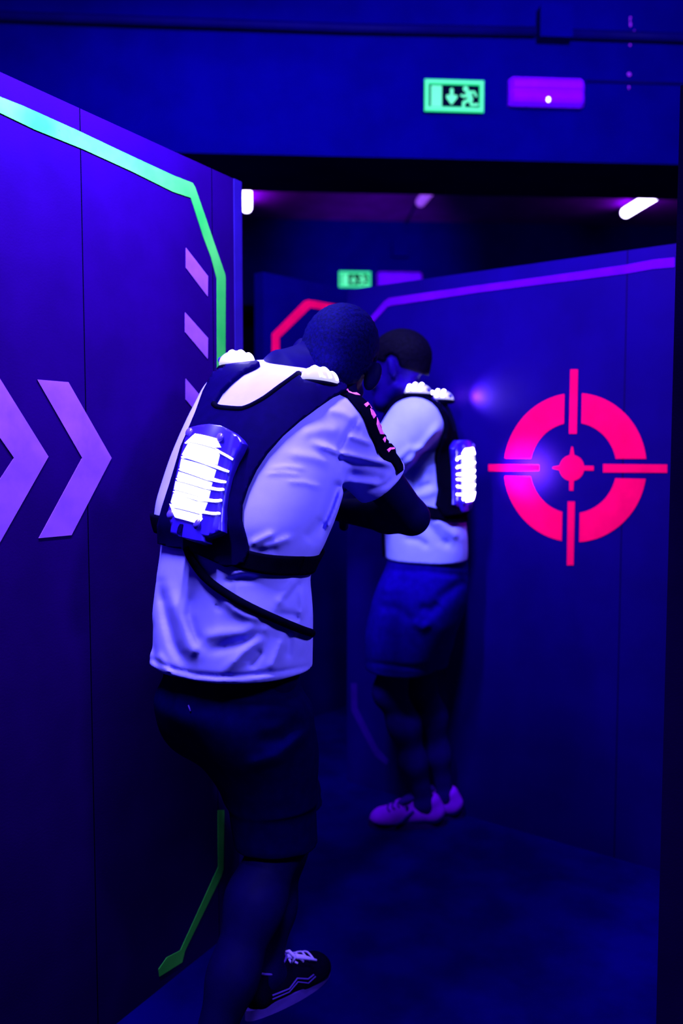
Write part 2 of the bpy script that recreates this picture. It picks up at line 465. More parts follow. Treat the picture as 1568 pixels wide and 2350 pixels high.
def emergency_lamp(pl, px0, py0, px1, py1, label, led=None):
    u0, v1 = pl.px(px0, py0); u1, _ = pl.px(px1, py0); v0 = pl.px(px0, py1)[1]
    t = empty('emergency_light', pl.at((u0 + u1) / 2, v0, 0), label, 'light', 'emergency lights on the beams')
    w = u1 - u0; h = v1 - v0; e = 0.045 * w
    prof = [(0.0, 0.0005), (0.0, 0.03), (0.10, 0.055), (0.22, 0.064), (0.40, 0.060), (0.47, 0.052), (0.53, 0.052), (0.60, 0.060), (0.80, 0.060), (0.92, 0.045), (1.0, 0.03), (1.0, 0.0005)]
    b = MB(); n = len(prof); vs = []
    for u, sc in ((u0, 0.55), (u0 + e, 1.0), (u1 - e, 1.0), (u1, 0.55)):
        for k, (y, d) in enumerate(prof):
            yy = 0.5 + (y - 0.5) * (1.0 if sc == 1.0 else 0.86)
            vs.append(pl.at(u, v0 + yy * h, d * sc if d > 0.001 else d))
    fs = [[i * n + j, (i + 1) * n + j, (i + 1) * n + (j + 1) % n, i * n + (j + 1) % n] for i in range(3) for j in range(n)]
    fs += [list(range(n)), [3 * n + j for j in range(n)][::-1]]
    b.add(vs, fs); b.build('housing', M_white, t)
    if led:
        lu, lv = pl.px(*led); b = MB()
        b.sphere(pl.at(lu, lv, 0.062), (pl.u, V((0, 0, 1)), pl.n), (0.009, 0.012, 0.007)); b.build('led', M_led, t, True)
    return t


emergency_lamp(PH, 1166, 182, 1337, 249, 'purple emergency light with a tiny glowing LED on the near beam', (1250, 240))
emergency_lamp(PF, 866, 625, 968, 660, 'small blurred purple emergency light on the far beam')


def pipe(pl, pts, r, name, label, off, m=M_pipe):
    b = MB(); b.tube([pl.at(*pl.px(*p), off) for p in pts], r, 10)
    return tag(b.build(name, m, None, True), label, 'pipe')


pipe(PH, [(-60, 40), (0, 43), (400, 57), (800, 71), (1226, 79)], 0.023, 'conduit', 'thick conduit running left from the junction box on near beam', 0.026)
pipe(PH, [(1307, 84), (1568, 93), (1640, 96)], 0.023, 'conduit', 'thick conduit running right from the junction box on near beam', 0.026)
pipe(PH, [(1345, 187), (1568, 193), (1640, 195)], 0.006, 'cable', 'thin cable running right from the near emergency light', 0.007)
u0, v1 = PH.px(1229, 27); u1, _ = PH.px(1303, 27); v0 = PH.px(1229, 102)[1]
jb = empty('junction_box', PH.at((u0 + u1) / 2, v0), 'square junction box between conduits on the near beam', 'box')
b = MB(); b.box(PH.at((u0 + u1) / 2, (v0 + v1) / 2, 0.0405), (PH.u, PH.n, (0, 0, 1)), ((u1 - u0) / 2 - 0.004, 0.04, (v1 - v0) / 2 - 0.004)); b.build('box_body', M_hdr, jb)
b = MB(); b.box(PH.at((u0 + u1) / 2, (v0 + v1) / 2, 0.084), (PH.u, PH.n, (0, 0, 1)), ((u1 - u0) / 2, 0.003, (v1 - v0) / 2)); b.build('box_lid', M_hdr, jb)
M_drip = mat('paint_drip', (0.3, 0.02, 0.5), 0.6, 0.2, 0.1, 30)
dr_ = empty('paint_drips', PH.at(*PH.px(1445, 204), 0), 'vertical line of small violet paint drips on the near beam', 'paint')
for px, py, rx, ry in ((1447, 41, 3, 2), (1446, 47, 1.5, 4), (1447, 57, 2.5, 5), (1447, 81, 1.3, 1.3), (1446, 104, 2.6, 2.4), (1444, 171, 4.6, 4.4), (1443, 201, 2, 4)):
    u, v = PH.px(px, py); k = 4.4 / FP
    off = 0.05 if 62 < py < 100 else 0.0025
    b = MB(); b.sphere(PH.at(u, v, off), (PH.u, V((0, 0, 1)), PH.n), (rx * k, ry * k, 0.002), 12, 6); b.build('drip', M_drip, dr_, True)
u0, v1 = PF.px(899, 556); u1, _ = PF.px(936, 556); v0 = PF.px(899, 592)[1]
b = MB(); b.box(PF.at((u0 + u1) / 2, (v0 + v1) / 2, 0.041), (PF.u, PF.n, (0, 0, 1)), ((u1 - u0) / 2, 0.04, (v1 - v0) / 2))
tag(b.build('junction_box', M_hdr), 'blurred square junction box on the far beam', 'box')


# ------------------------------------------------------------------ ultraviolet tube fixtures on the ceiling beyond the near beam
def tube_light(pA, pB, label, lit=True, group='ultraviolet tube lights on the ceiling'):
    pA, pB = V(pA), V(pB); d = (pB - pA).normalized(); sd = d.cross(V((0, 0, 1))).normalized(); up = V((0, 0, 1))
    mid = (pA + pB) / 2
    t = empty('tube_light', mid, label, 'light', group)
    L_ = (pB - pA).length
    b = MB(); hh = (RZ - mid.z - 0.03) / 2
    b.box((mid.x, mid.y, RZ - 0.0005 - hh), (d, sd, up), (L_ / 2 - 0.02, 0.022, hh)); b.build('fixture_body', M_tubeb, t)
    for p in (pA, pB):
        s = 1 if p is pA else -1
        b = MB(); b.box(p + d * (0.018 * s) + up * 0.02, (d, sd, up), (0.012, 0.025, 0.04)); b.build('end_holder', M_tubeb, t)
    b = MB()
    n = 8
    pts = [pA + d * (0.0315 + 0.03 * (1 - math.cos(i / n * math.pi / 2)) / 1) for i in range(n)] + [pB - d * (0.0315 + 0.03 * (1 - math.cos(i / n * math.pi / 2))) for i in range(n - 1, -1, -1)]
    rs = [0.043 * max(0.15, math.sin(i / n * math.pi / 2)) for i in range(n)]
    b.tube(pts, rs + rs[::-1], 14); b.build('tube', M_tube if lit else M_unlit, t, True)
    return t


tz = 3.555
TL = (WZ(566, 480, tz), WZ(565, 425, tz))
dl = (TL[1] - TL[0]).normalized()
tube_light(TL[0], TL[0] + dl * 1.25, 'white glowing tube light above the end of the left wall')
TR = (WZ(1430, 492, tz), WZ(1522, 436, tz))
dr = (TR[1] - TR[0]).normalized()
tube_light(TR[0], TR[0] + dr * 1.25, 'white glowing tube light at upper right under the ceiling')
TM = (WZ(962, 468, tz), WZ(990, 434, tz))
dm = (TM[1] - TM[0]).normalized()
tube_light(TM[0], TM[0] + dm * 0.7, 'unlit purple tube fixture with added glow in the middle of the ceiling', False)
b = MB(); e0 = V((TM[0].x, TM[0].y, RZ - 0.012)); e1 = WZ(912, 549, RZ - 0.012)
b.tube([e0, e1], 0.011, 8)
tag(b.build('conduit', M_pipe, None, True), 'thin ceiling conduit from the unlit tube fixture to the far beam', 'pipe')


# ------------------------------------------------------------------ signed distance modelling for bodies and cloth
def smin(a, b, k):
    h = np.clip(0.5 + 0.5 * (b - a) / k, 0, 1)
    return b + (a - b) * h - k * h * (1 - h)


class SDF:
    def __init__(s, lo, hi, h):
        s.h = h; s.lo = np.array(lo, float)
        s.n = np.ceil((np.array(hi) - s.lo) / h).astype(int) + 1
        s.ax = [s.lo[i] + h * np.arange(s.n[i]) for i in range(3)]
        s.F = np.full(s.n, 0.3, np.float32)

    def sl(s, lo, hi):
        r = []
        for i in range(3):
            a = max(0, int((lo[i] - s.lo[i]) / s.h)); b = min(s.n[i], int((hi[i] - s.lo[i]) / s.h) + 2)
            if b <= a: return None
            r.append(slice(a, b))
        return tuple(r)

    def grid(s, sl):
        return (s.ax[0][sl[0]][:, None, None], s.ax[1][sl[1]][None, :, None], s.ax[2][sl[2]][None, None, :])

    def op(s, fn, lo, hi, k=0.02, mode='u'):
        sl = s.sl(lo, hi)
        if sl is None: return
        d = fn(*s.grid(sl))
        A = s.F[sl]
        if mode == 'u': s.F[sl] = smin(A, d, k)
        elif mode == 's': s.F[sl] = -smin(-A, d, k)
        elif mode == 'i': s.F[sl] = -smin(-A, -d, k)

    def cap(s, a, b, ra, rb, k=0.02, mode='u'):
        a, b = np.array(a, float), np.array(b, float); ab = b - a; L2 = ab @ ab + 1e-12; m = max(ra, rb) + 0.07
        def fn(x, y, z):
            t = np.clip(((x - a[0]) * ab[0] + (y - a[1]) * ab[1] + (z - a[2]) * ab[2]) / L2, 0, 1)
            return np.sqrt((x - a[0] - t * ab[0]) ** 2 + (y - a[1] - t * ab[1]) ** 2 + (z - a[2] - t * ab[2]) ** 2) - (ra + (rb - ra) * t)
        s.op(fn, np.minimum(a, b) - m, np.maximum(a, b) + m, k, mode)

    def chain(s, pts, rs, k=0.02):
        for i in range(len(pts) - 1): s.cap(pts[i], pts[i + 1], rs[i], rs[i + 1], k)

    def ell(s, c, M, r, k=0.02, mode='u'):
        """M rows: local axes in world"""
        c = np.array(c, float); M = np.array(M, float); r = np.array(r, float); m = r.max() + 0.07
        def fn(x, y, z):
            X, Y, Z = x - c[0], y - c[1], z - c[2]
            q = [(M[i, 0] * X + M[i, 1] * Y + M[i, 2] * Z) for i in range(3)]
            k0 = np.sqrt(sum((q[i] / r[i]) ** 2 for i in range(3))) + 1e-9
            k1 = np.sqrt(sum((q[i] / r[i] ** 2) ** 2 for i in range(3))) + 1e-9
            return k0 * (k0 - 1.0) / k1
        s.op(fn, c - m, c + m, k, mode)

    def half(s, p, n, k=0.003):
        """keep the side the normal points away from"""
        p = np.array(p, float); n = np.array(n, float); n /= np.linalg.norm(n)
        x, y, z = s.ax[0][:, None, None], s.ax[1][None, :, None], s.ax[2][None, None, :]
        d = (x - p[0]) * n[0] + (y - p[1]) * n[1] + (z - p[2]) * n[2]
        s.F = (-smin(-s.F, -d, k)).astype(np.float32)

    def loft(s, zs, cx, cy, a, b, R, F, p=2.3, k=0.02, cap0=True):
        """stack of horizontal super-ellipses; per-level interpolation"""
        z = s.ax[2]
        o = np.argsort(zs)
        it = lambda q: np.interp(z, np.array(zs)[o], np.array(q)[o])
        ker = np.exp(-0.5 * (np.arange(-8, 9) / (0.012 / s.h)) ** 2); ker /= ker.sum()
        sm = lambda q: np.convolve(np.pad(it(q), 8, mode='edge'), ker, 'valid')
        CX_, CY_, A_, B_ = sm(cx), sm(cy), np.maximum(sm(a), 0.003), np.maximum(sm(b), 0.003)
        x, y = s.ax[0][:, None, None] - CX_[None, None, :], s.ax[1][None, :, None] - CY_[None, None, :]
        u = np.abs(x * R[0] + y * R[1]) / A_; v = np.abs(x * F[0] + y * F[1]) / B_
        g = (u ** p + v ** p) ** (1 / p) + 1e-9
        gx = np.sqrt((u / A_) ** 2 + (v / B_) ** 2) + 1e-6
        d = (g - 1) * g / np.maximum(gx, 1e-4)
        d = np.minimum(d, 0.3)
        d = np.maximum(d, (z - max(zs))[None, None, :]); d = np.maximum(d, (min(zs) - z)[None, None, :])
        s.F = smin(s.F, d.astype(np.float32), k).astype(np.float32)

    def displace(s, fn, band=0.03):
        idx = np.nonzero(np.abs(s.F) < band)
        x, y, z = s.ax[0][idx[0]], s.ax[1][idx[1]], s.ax[2][idx[2]]
        s.F[idx] -= fn(x, y, z).astype(np.float32)

    def mesh(s):
        F = s.F; S = F < 0
        n = np.array(F.shape)
        c = sum(S[i:n[0] - 1 + i, j:n[1] - 1 + j, k:n[2] - 1 + k].astype(np.int8) for i in (0, 1) for j in (0, 1) for k in (0, 1))
        act = (c > 0) & (c < 8)
        I = np.array(np.nonzero(act)).T
        ids = np.full(act.shape, -1, np.int64); ids[tuple(I.T)] = np.arange(len(I))
        acc = np.zeros((len(I), 3)); cnt = np.zeros(len(I))
        cor = [(i, j, k) for i in (0, 1) for j in (0, 1) for k in (0, 1)]
        for p in cor:
            for ax in range(3):
                if p[ax]: continue
                q = list(p); q[ax] = 1
                f0 = F[I[:, 0] + p[0], I[:, 1] + p[1], I[:, 2] + p[2]].astype(float); f1 = F[I[:, 0] + q[0], I[:, 1] + q[1], I[:, 2] + q[2]].astype(float)
                cr = (f0 < 0) != (f1 < 0)
                t = np.where(cr, f0 / np.where(cr, f0 - f1, 1), 0)
                P = np.tile(np.array(p, float), (len(I), 1)); P[:, ax] = t
                acc[cr] += P[cr]; cnt[cr] += 1
        verts = (I + acc / cnt[:, None]) * s.h + s.lo
        faces = []
        for ax in range(3):
            b, d = [(1, 2), (2, 0), (0, 1)][ax]
            sl0 = [slice(None)] * 3; sl1 = [slice(None)] * 3
            sl0[ax] = slice(0, n[ax] - 1); sl1[ax] = slice(1, n[ax])
            A, B = S[tuple(sl0)], S[tuple(sl1)]
            E = np.array(np.nonzero(A != B)).T
            ok = (E[:, b] > 0) & (E[:, d] > 0) & (E[:, b] < n[b] - 1) & (E[:, d] < n[d] - 1)
            E = E[ok]
            ins = A[tuple(E.T)]
            def cell(db, dd):
                Q = E.copy(); Q[:, b] += db; Q[:, d] += dd
                return ids[tuple(Q.T)]
            q = np.stack([cell(-1, -1), cell(0, -1), cell(0, 0), cell(-1, 0)], 1)
            q[~ins] = q[~ins][:, ::-1]
            faces.append(q)
        return verts, np.concatenate(faces)

    def build(s, name, m, parent=None, smooth_it=2):
        v, f = s.mesh()
        o = link(name, v, f, m, parent, True)
        if smooth_it:
            bm = bmesh.new(); bm.from_mesh(o.data)
            for _ in range(smooth_it): bmesh.ops.smooth_vert(bm, verts=bm.verts[:], factor=0.5, use_axis_x=True, use_axis_y=True, use_axis_z=True)
            bm.to_mesh(o.data); bm.free()
            o.data.polygons.foreach_set('use_smooth', [True] * len(o.data.polygons))
        return o


def fold_fn(folds):
    """real cloth folds: ridges and valleys along lines laid on the cloth (amplitude m, half width px)"""
    def fn(x, y, z):
        px, py = proj(x, y, z); out = np.zeros_like(px)
        for pts, amp, sg in folds:
            best = np.full_like(px, 1e9); tt = np.zeros_like(px); n = len(pts) - 1
            for i in range(n):
                a, b = np.array(pts[i], float), np.array(pts[i + 1], float); ab = b - a
                t = np.clip(((px - a[0]) * ab[0] + (py - a[1]) * ab[1]) / (ab @ ab), 0, 1)
                d = np.hypot(px - a[0] - t * ab[0], py - a[1] - t * ab[1])
                m = d < best; best = np.where(m, d, best); tt = np.where(m, (i + t) / n, tt)
            out += 1.35 * amp * np.exp(-0.5 * (best / sg) ** 2) * np.clip(np.minimum(tt, 1 - tt) * 5 + 0.25, 0, 1)
        return out
    return fn


def bvh_of(o):
    M = base_matrix(o)
    return BVHTree.FromPolygons([M @ v.co for v in o.data.vertices], [list(p.vertices) for p in o.data.polygons])


def rotz(F):
    """rows right, forward, up for a unit forward vector in plan"""
    return np.array([[F[1], -F[0], 0], [F[0], F[1], 0], [0, 0, 1.0]])


def head_frame(fwd, pitch, roll):
    Fv = V((fwd[0], fwd[1], 0)).normalized(); U = V((0, 0, 1)); R = Fv.cross(U)
    Fp = (Fv * math.cos(pitch) + U * math.sin(pitch)).normalized(); Up = R.cross(Fp)
    R2 = R * math.cos(roll) - Up * math.sin(roll); Up2 = R * math.sin(roll) + Up * math.cos(roll)
    return np.array([R2, Fp, Up2])


def add_head(S, c, M, sc):
    c = np.array(c); P = lambda x, y, z: c + sc * (M[0] * x + M[1] * y + M[2] * z)
    E = lambda p, r, k=0.02, mode='u': S.ell(P(*p), M, [q * sc for q in r], k, mode)
    E((0, -0.018, 0.035), (0.077, 0.098, 0.088), 0.02)
    E((0, 0.035, -0.03), (0.058, 0.062, 0.085), 0.03)
    S.chain([P(-0.058, 0.0, -0.06), P(-0.03, 0.065, -0.098), P(0, 0.08, -0.105), P(0.03, 0.065, -0.098), P(0.058, 0, -0.06)], [0.02 * sc] * 5, 0.025)
    S.cap(P(-0.04, 0.082, 0.032), P(0.04, 0.082, 0.032), 0.012 * sc, 0.012 * sc, 0.02)
    for sx in (-1, 1):
        E((sx * 0.031, 0.103, 0.008), (0.017, 0.014, 0.011), 0.01, 's')
        E((sx * 0.031, 0.086, 0.008), (0.0125, 0.0125, 0.0115), 0.004)
        E((sx * 0.045, 0.07, -0.03), (0.022, 0.02, 0.02), 0.02)
        E((sx * 0.090, -0.008, -0.002), (0.018, 0.016, 0.034), 0.006)
        E((sx * 0.098, 0.008, 0.002), (0.009, 0.010, 0.018), 0.005, 's')
    S.cap(P(0, 0.094, 0.016), P(0, 0.113, -0.022), 0.008 * sc, 0.0125 * sc, 0.012)
    S.cap(P(-0.013, 0.098, -0.026), P(0.013, 0.098, -0.026), 0.009 * sc, 0.009 * sc, 0.008)
    S.cap(P(-0.02, 0.092, -0.052), P(0.02, 0.092, -0.052), 0.0075 * sc, 0.0075 * sc, 0.006)
    S.cap(P(-0.017, 0.091, -0.064), P(0.017, 0.091, -0.064), 0.0085 * sc, 0.0085 * sc, 0.006)


def add_hair(name, c, M, sc, m, parent, thick=0.009, slope=0.80, off=0.0):
    c = np.array(c, float); r = 0.16 * sc
    S = SDF(c - r, c + r, 0.0035)
    cc = c + sc * (M[1] * -0.018 + M[2] * 0.035)
    S.ell(cc, M, [(q + thick) * sc for q in (0.077, 0.098, 0.088)], 0.005)
    S.ell(c + sc * (M[1] * -0.045 + M[2] * -0.02), M, [(q) * sc for q in (0.064, 0.062, 0.06)], 0.02)
    n = -(M[2] - M[1] * slope)
    S.half(c + M[2] * off * sc, n, 0.012)
    for sx in (-1, 1): S.ell(c + sc * (M[0] * 0.086 * sx - M[1] * 0.006 + M[2] * 0.002), M, [0.022 * sc, 0.030 * sc, 0.042 * sc], 0.01, 's')
    def strands(x, y, z):
        X, Y, Z = [(x - cc[0]) * M[i, 0] + (y - cc[1]) * M[i, 1] + (z - cc[2]) * M[i, 2] for i in range(3)]
        th = np.arctan2(X, Z + 0.02); return 0.0012 * np.sin(th * 46 + 8 * np.sin(Y * 40)) * np.sin(Y * 160 + 3 * np.sin(th * 9))
    S.displace(strands)
    return S.build(name, m, parent, 1)


def add_hand(S, wrist, d, n, side, curl=1.0, sc=1.0):
    """d: towards the fingers, n: out of the palm, side: +1 when the thumb lies towards n x d"""
    d = V(d).normalized(); n = V(n); n = (n - d * n.dot(d)).normalized(); t = n.cross(d) * side
    w = V(wrist)
    base = []
    for i in range(4):
        o = (1.5 - i) * 0.021 * sc
        kn = w + d * (0.088 - 0.004 * abs(i - 1)) * sc + t * o
        base.append(kn); S.cap(w + d * 0.02 * sc + t * o * 0.55, kn, 0.017 * sc, 0.0125 * sc, 0.012)
    lens = [(0.040, 0.024, 0.020), (0.044, 0.027, 0.021), (0.041, 0.025, 0.020), (0.032, 0.019, 0.017)]
    for i in range(4):
        p = base[i]; a = 0.35 * curl; pts = [p]
        for k, l in enumerate(lens[i]):
            dirn = d * math.cos(a) + n * math.sin(a); p = p + dirn * l * sc; pts.append(p); a += (0.95, 0.8, 0.6)[k] * curl
        r0 = (0.0088, 0.0092, 0.0088, 0.0078)[i] * sc
        S.chain(pts, [r0, r0 * 0.95, r0 * 0.88, r0 * 0.8], 0.004)
    q = w + d * 0.028 * sc + t * 0.026 * sc
    q1 = q + (d * 0.55 + t * 0.6 + n * 0.5).normalized() * 0.042 * sc
    q2 = q1 + (d * 0.75 + t * 0.1 + n * 0.65).normalized() * 0.032 * sc
    q3 = q2 + (d * 0.8 - t * 0.25 + n * 0.5).normalized() * 0.026 * sc
    S.chain([q, q1, q2, q3], [0.015 * sc, 0.0115 * sc, 0.0105 * sc, 0.009 * sc], 0.008)


def add_leg(S, hip, knee, ankle, fdir, sc=1.0):
    hip, knee, ankle = [np.array(p, float) for p in (hip, knee, ankle)]
    f = np.array([fdir[0], fdir[1], 0]); 
    S.chain([hip, hip * 0.45 + knee * 0.55, knee], [0.064 * sc, 0.068 * sc, 0.056 * sc], 0.045)
    c1 = knee * 0.70 + ankle * 0.30 - f * 0.014; c2 = knee * 0.35 + ankle * 0.65 - f * 0.006
    S.chain([knee, c1, c2, ankle], [0.052 * sc, 0.055 * sc, 0.044 * sc, 0.036 * sc], 0.045)
    S.cap(knee + f * 0.022, knee + f * 0.02 - np.array([0, 0, 0.02]), 0.036 * sc, 0.034 * sc, 0.02)
    S.chain([ankle + np.array([0, 0, -0.01]), ankle + f * 0.06 - np.array([0, 0, 0.045]), ankle + f * 0.15 - np.array([0, 0, 0.065])], [0.036 * sc, 0.033 * sc, 0.025 * sc], 0.02)
    S.cap(ankle + np.array([0, 0, -0.02]), ankle - f * 0.03 - np.array([0, 0, 0.058]), 0.034, 0.028, 0.02)


def slices(rows, F, ratio, Yc, aw=None):
    """rows (py, pxL, pxR): silhouettes; Yc(py) depth of the axis -> loft lists"""
    R = (F[1], -F[0]); zs, cx, cy, a, b = [], [], [], [], []
    for py, l, r in rows:
        Y = Yc(py); p = W((l + r) / 2, py, Y); w = (r - l) / 2 * Y / FP
        if aw is None:
            k = math.sqrt(R[0] ** 2 + (ratio * F[0]) ** 2); A = w / k; B = A * ratio
        else:
            A = aw(py); B = math.sqrt(max(w * w - (A * R[0]) ** 2, 1e-5)) / abs(F[0])
        zs.append(p.z); cx.append(p.x); cy.append(p.y); a.append(A); b.append(B)
    return zs, cx, cy, a, b


def ribbon(name, pts, width, th, bvh, off, m, parent, n=60, smooth=True, sidehint=None):
    """strap lying on a surface along a path"""
    pts = [V(p) for p in pts]; seg = [0]
    for i in range(1, len(pts)): seg.append(seg[-1] + (pts[i] - pts[i - 1]).length)
    P, N = [], []
    for i in range(n + 1):
        s = seg[-1] * i / n; k = max(j for j in range(len(pts)) if seg[j] <= s + 1e-9); k = min(k, len(pts) - 2)
        t = (s - seg[k]) / max(seg[k + 1] - seg[k], 1e-9)
        q = pts[k].lerp(pts[k + 1], t); h = bvh.find_nearest(q)
        P.append(h[0]); N.append(h[1])
    for _ in range(4):
        P = [P[0]] + [(P[i - 1] + P[i] * 2 + P[i + 1]) / 4 for i in range(1, n)] + [P[n]]
        N = [N[0]] + [((N[i - 1] + N[i] * 2 + N[i + 1]) / 4).normalized() for i in range(1, n)] + [N[n]]
    vs, fs = [], []
    K = 6
    for i in range(n + 1):
        t = (P[min(i + 1, n)] - P[max(i - 1, 0)]).normalized(); sd = N[i].cross(t).normalized()
        row0, row1 = [], []
        for j in range(K + 1):
            q = P[i] + sd * (j / K - 0.5) * width; h = bvh.find_nearest(q)
            c = h[0] + h[1] * off
            q2 = q + N[i] * off
            c = c.lerp(q2, 0.35); row0.append(c); row1.append(c + N[i] * th)
        vs += row0 + row1
    w = 2 * (K + 1)
    for i in range(n):
        for j in range(K):
            a, b2 = i * w + j, (i + 1) * w + j
            fs.append([a, a + 1, b2 + 1, b2]); a += K + 1; b2 += K + 1; fs.append([a, b2, b2 + 1, a + 1])
        a, b2 = i * w, (i + 1) * w
        fs.append([a, b2, b2 + K + 1, a + K + 1]); a += K; b2 += K; fs.append([a, a + K + 1, b2 + K + 1, b2])
    fs.append([j for j in range(K + 1)] + [K + 1 + j for j in range(K, -1, -1)])
    fs.append(([n * w + j for j in range(K + 1)] + [n * w + K + 1 + j for j in range(K, -1, -1)])[::-1])
    return link(name, vs, fs, m, parent, smooth)


# ------------------------------------------------------------------ shoe
def make_shoe(pos, d, parent, style):
    """pos: heel end on the floor, d: unit toe direction"""
    d = V((d[0], d[1], 0)).normalized(); r = V((d.y, -d.x, 0)); pos = V((pos[0], pos[1], 0))
    T = lambda x, y, z: pos + r * x + d * y + V((0, 0, z))
    lo = [min(T(sx, y, 0)[i] for sx in (-.09, .09) for y in (-.05, .34)) for i in range(3)]; hi = [max(T(sx, y, 0)[i] for sx in (-.09, .09) for y in (-.05, .34)) for i in range(3)]
    lo[2] = -0.02; hi[2] = 0.16
    M = np.array([r, d, (0, 0, 1)])
    S = SDF(lo, hi, 0.0035)
    S.chain([T(0, 0.045, 0.045), T(0, 0.11, 0.05), T(0.004, 0.17, 0.040), T(0.004, 0.225, 0.03)], [0.036, 0.038, 0.041, 0.038], 0.02)
    S.ell(T(0.003, 0.215, 0.028), M, (0.046, 0.06, 0.034), 0.015)
    S.cap(T(0, 0.03, 0.06), T(0, 0.05, 0.09), 0.03, 0.034, 0.02)
    S.cap(T(0, 0.12, 0.06), T(0, 0.105, 0.105), 0.026, 0.02, 0.02)
    S.cap(T(0, 0.07, 0.16), T(0, 0.07, 0.10), 0.026, 0.026, 0.01, 's')
    S.half(T(0, 0, 0.018), (0, 0, -1), 0.003)
    up = S.build('shoe', M_shoeb if style == 'dark' else M_shoep, parent, 1)
    out = []
    for i in range(40):
        a = 2 * math.pi * i / 40; y = 0.138 + 0.142 * math.sin(a); x = math.cos(a) * (0.040 + 0.010 * math.sin(a)) + 0.003
        out.append((x, y))
    patch('sole', out, lambda x, y, l: T(x, y, 0.0 + 0.026 * l), M_shoel if style == 'dark' else M_shoes, up)
    b = MB()
    lm = M_shoew if style == 'dark' else M_shoed
    bv = bvh_of(up)
    snap = lambda x, y, z: (lambda h: h[0] + h[1] * 0.003)(bv.find_nearest(T(x, y, z)))
    for k in range(5):
        y0 = 0.135 + 0.017 * k; zt = 0.10 - 0.009 * k
        b.tube([snap(-0.028 + 0.056 * i / 6, y0 + 0.006 * math.sin(i), zt) for i in range(7)], 0.0028, 6)
    if style == 'dark':
        b.tube([snap(0.0, 0.13, 0.115), T(0.02, 0.125, 0.125), T(0.035, 0.13, 0.115), snap(0.03, 0.135, 0.1)], 0.004, 6)
        b.tube([snap(0.0, 0.13, 0.115), T(-0.025, 0.12, 0.128), T(-0.05, 0.10, 0.128)], [0.005, 0.003, 0.002], 6)
        b.tube([snap(0.01, 0.13, 0.11), T(0.035, 0.16, 0.10), T(0.05, 0.19, 0.085)], [0.007, 0.006, 0.003], 6)
    b.build('laces', lm, up, True)
    b = MB()
    if style == 'dark':
        b.tube([snap(0.045, 0.05, 0.055), snap(0.05, 0.10, 0.05), snap(0.05, 0.13, 0.065), snap(0.05, 0.16, 0.05), snap(0.05, 0.18, 0.052)], 0.0022, 6)
        b.tube([snap(0.045, 0.05, 0.045), snap(0.05, 0.10, 0.040), snap(0.05, 0.13, 0.055), snap(0.05, 0.16, 0.040), snap(0.05, 0.185, 0.045)], 0.0018, 6)
        b.build('side_stripe', M_shoel, up, True)
        b = MB()
        ring = [snap(0.034 * math.cos(a), 0.07 + 0.045 * math.sin(a), 0.098 + 0.012 * abs(math.sin(a))) for a in [2 * math.pi * i / 24 for i in range(25)]]
        b.tube(ring, 0.0028, 6); b.build('collar', M_shoel, up, True)
    else:
        b.tube([snap(0.05 * s, 0.12 + 0.02 * i, 0.075 - 0.02 * i) for s in (-1,) for i in range(4)], 0.005, 6)
        b.build('side_stripe', M_shoed, up, True)
        b = MB(); b.sphere(snap(0, 0.13, 0.1), (r, (d + V((0, 0, -0.5))).normalized(), (d * 0.5 + V((0, 0, 1))).normalized()), (0.026, 0.045, 0.012)); b.build('tongue', M_shoed, up, True)
    return up


# ------------------------------------------------------------------ vest electronics (local frame s right, t up, n out)
def lamp_parts(parent, c, ax, name='shoulder_light', bm_=None):
    """ax: (along, across, up)"""
    a, s, u = [V(x).normalized() for x in ax]; c = V(c)
    b = MB(); b.sphere(c - u * 0.006, (a, s, u), (0.053, 0.036, 0.012), 24, 8)
    base = b.build(name, M_vestd, parent, True)
    b = MB(); b.sphere(c + u * 0.001, (a, s, u), (0.047, 0.030, 0.033), 28, 10, True); b.build('lamp_dome', M_dome, base, True)
    for k in (-0.012, 0.010, 0.030):
        sc = math.sqrt(max(0.0, 1 - (k / 0.047) ** 2)); pts = []
        for i in range(13):
            th = math.pi * (0.08 + 0.84 * i / 12); pts.append(c + a * k + s * (0.029 * sc * math.cos(th)) + u * (0.001 + 0.0315 * sc * math.sin(th)))
        b = MB(); b.tube(pts, 0.0048, 8); b.build('light_band', bm_ or M_domes, base, True)
    b = MB(); b.sphere(c - a * 0.036 + u * 0.012 - s * 0.012, (a, s, u), (0.008, 0.008, 0.008), 12, 8); b.build('sensor', M_house, base, True)
    return base


# ================================================================== FIRST PERSON (in front, seen from behind)
F1 = (math.sin(math.radians(40)), math.cos(math.radians(40)))
R1 = (F1[1], -F1[0])
Y1 = lambda py: float(np.interp(py, [832, 900, 1000, 1290, 1500, 1600], [2.085, 2.035, 1.99, 1.91, 1.90, 1.90]))
TORSO1 = [(1610, 350, 716), (1575, 344, 716), (1520, 341, 713), (1450, 345, 714), (1400, 350, 714), (1350, 355, 710), (1320, 360, 706), (1290, 365, 714), (1262, 369, 730), (1235, 368, 744), (1215, 362, 750),
          (1198, 352, 756), (1150, 359, 770), (1100, 375, 782), (1050, 392, 786), (1000, 413, 786), (950, 436, 786), (915, 455, 782), (890, 466, 774), (872, 480, 762), (857, 496, 740), (846, 512, 706),
          (838, 535, 680), (831, 575, 650)]
A1 = dict(shR=W(778, 980, 1.965), elR=W(945, 1187, 2.05), wrR=W(772, 1170, 2.235), shL=W(560, 930, 2.13), elL=W(640, 1150, 2.33), wrL=W(735, 1140, 2.42))
hd1, M1 = W(772, 836, 2.11), head_frame((math.sin(0.16), math.cos(0.16)), -0.22, 0.34)
pel1 = W(530, 1520, 1.90)
hipL, hipR = V((-0.31, 1.958, 0.90)), V((-0.172, 1.842, 0.90))
knL, anL = V((-0.122, 2.155, 0.50)), V((-0.185, 2.055, 0.095))
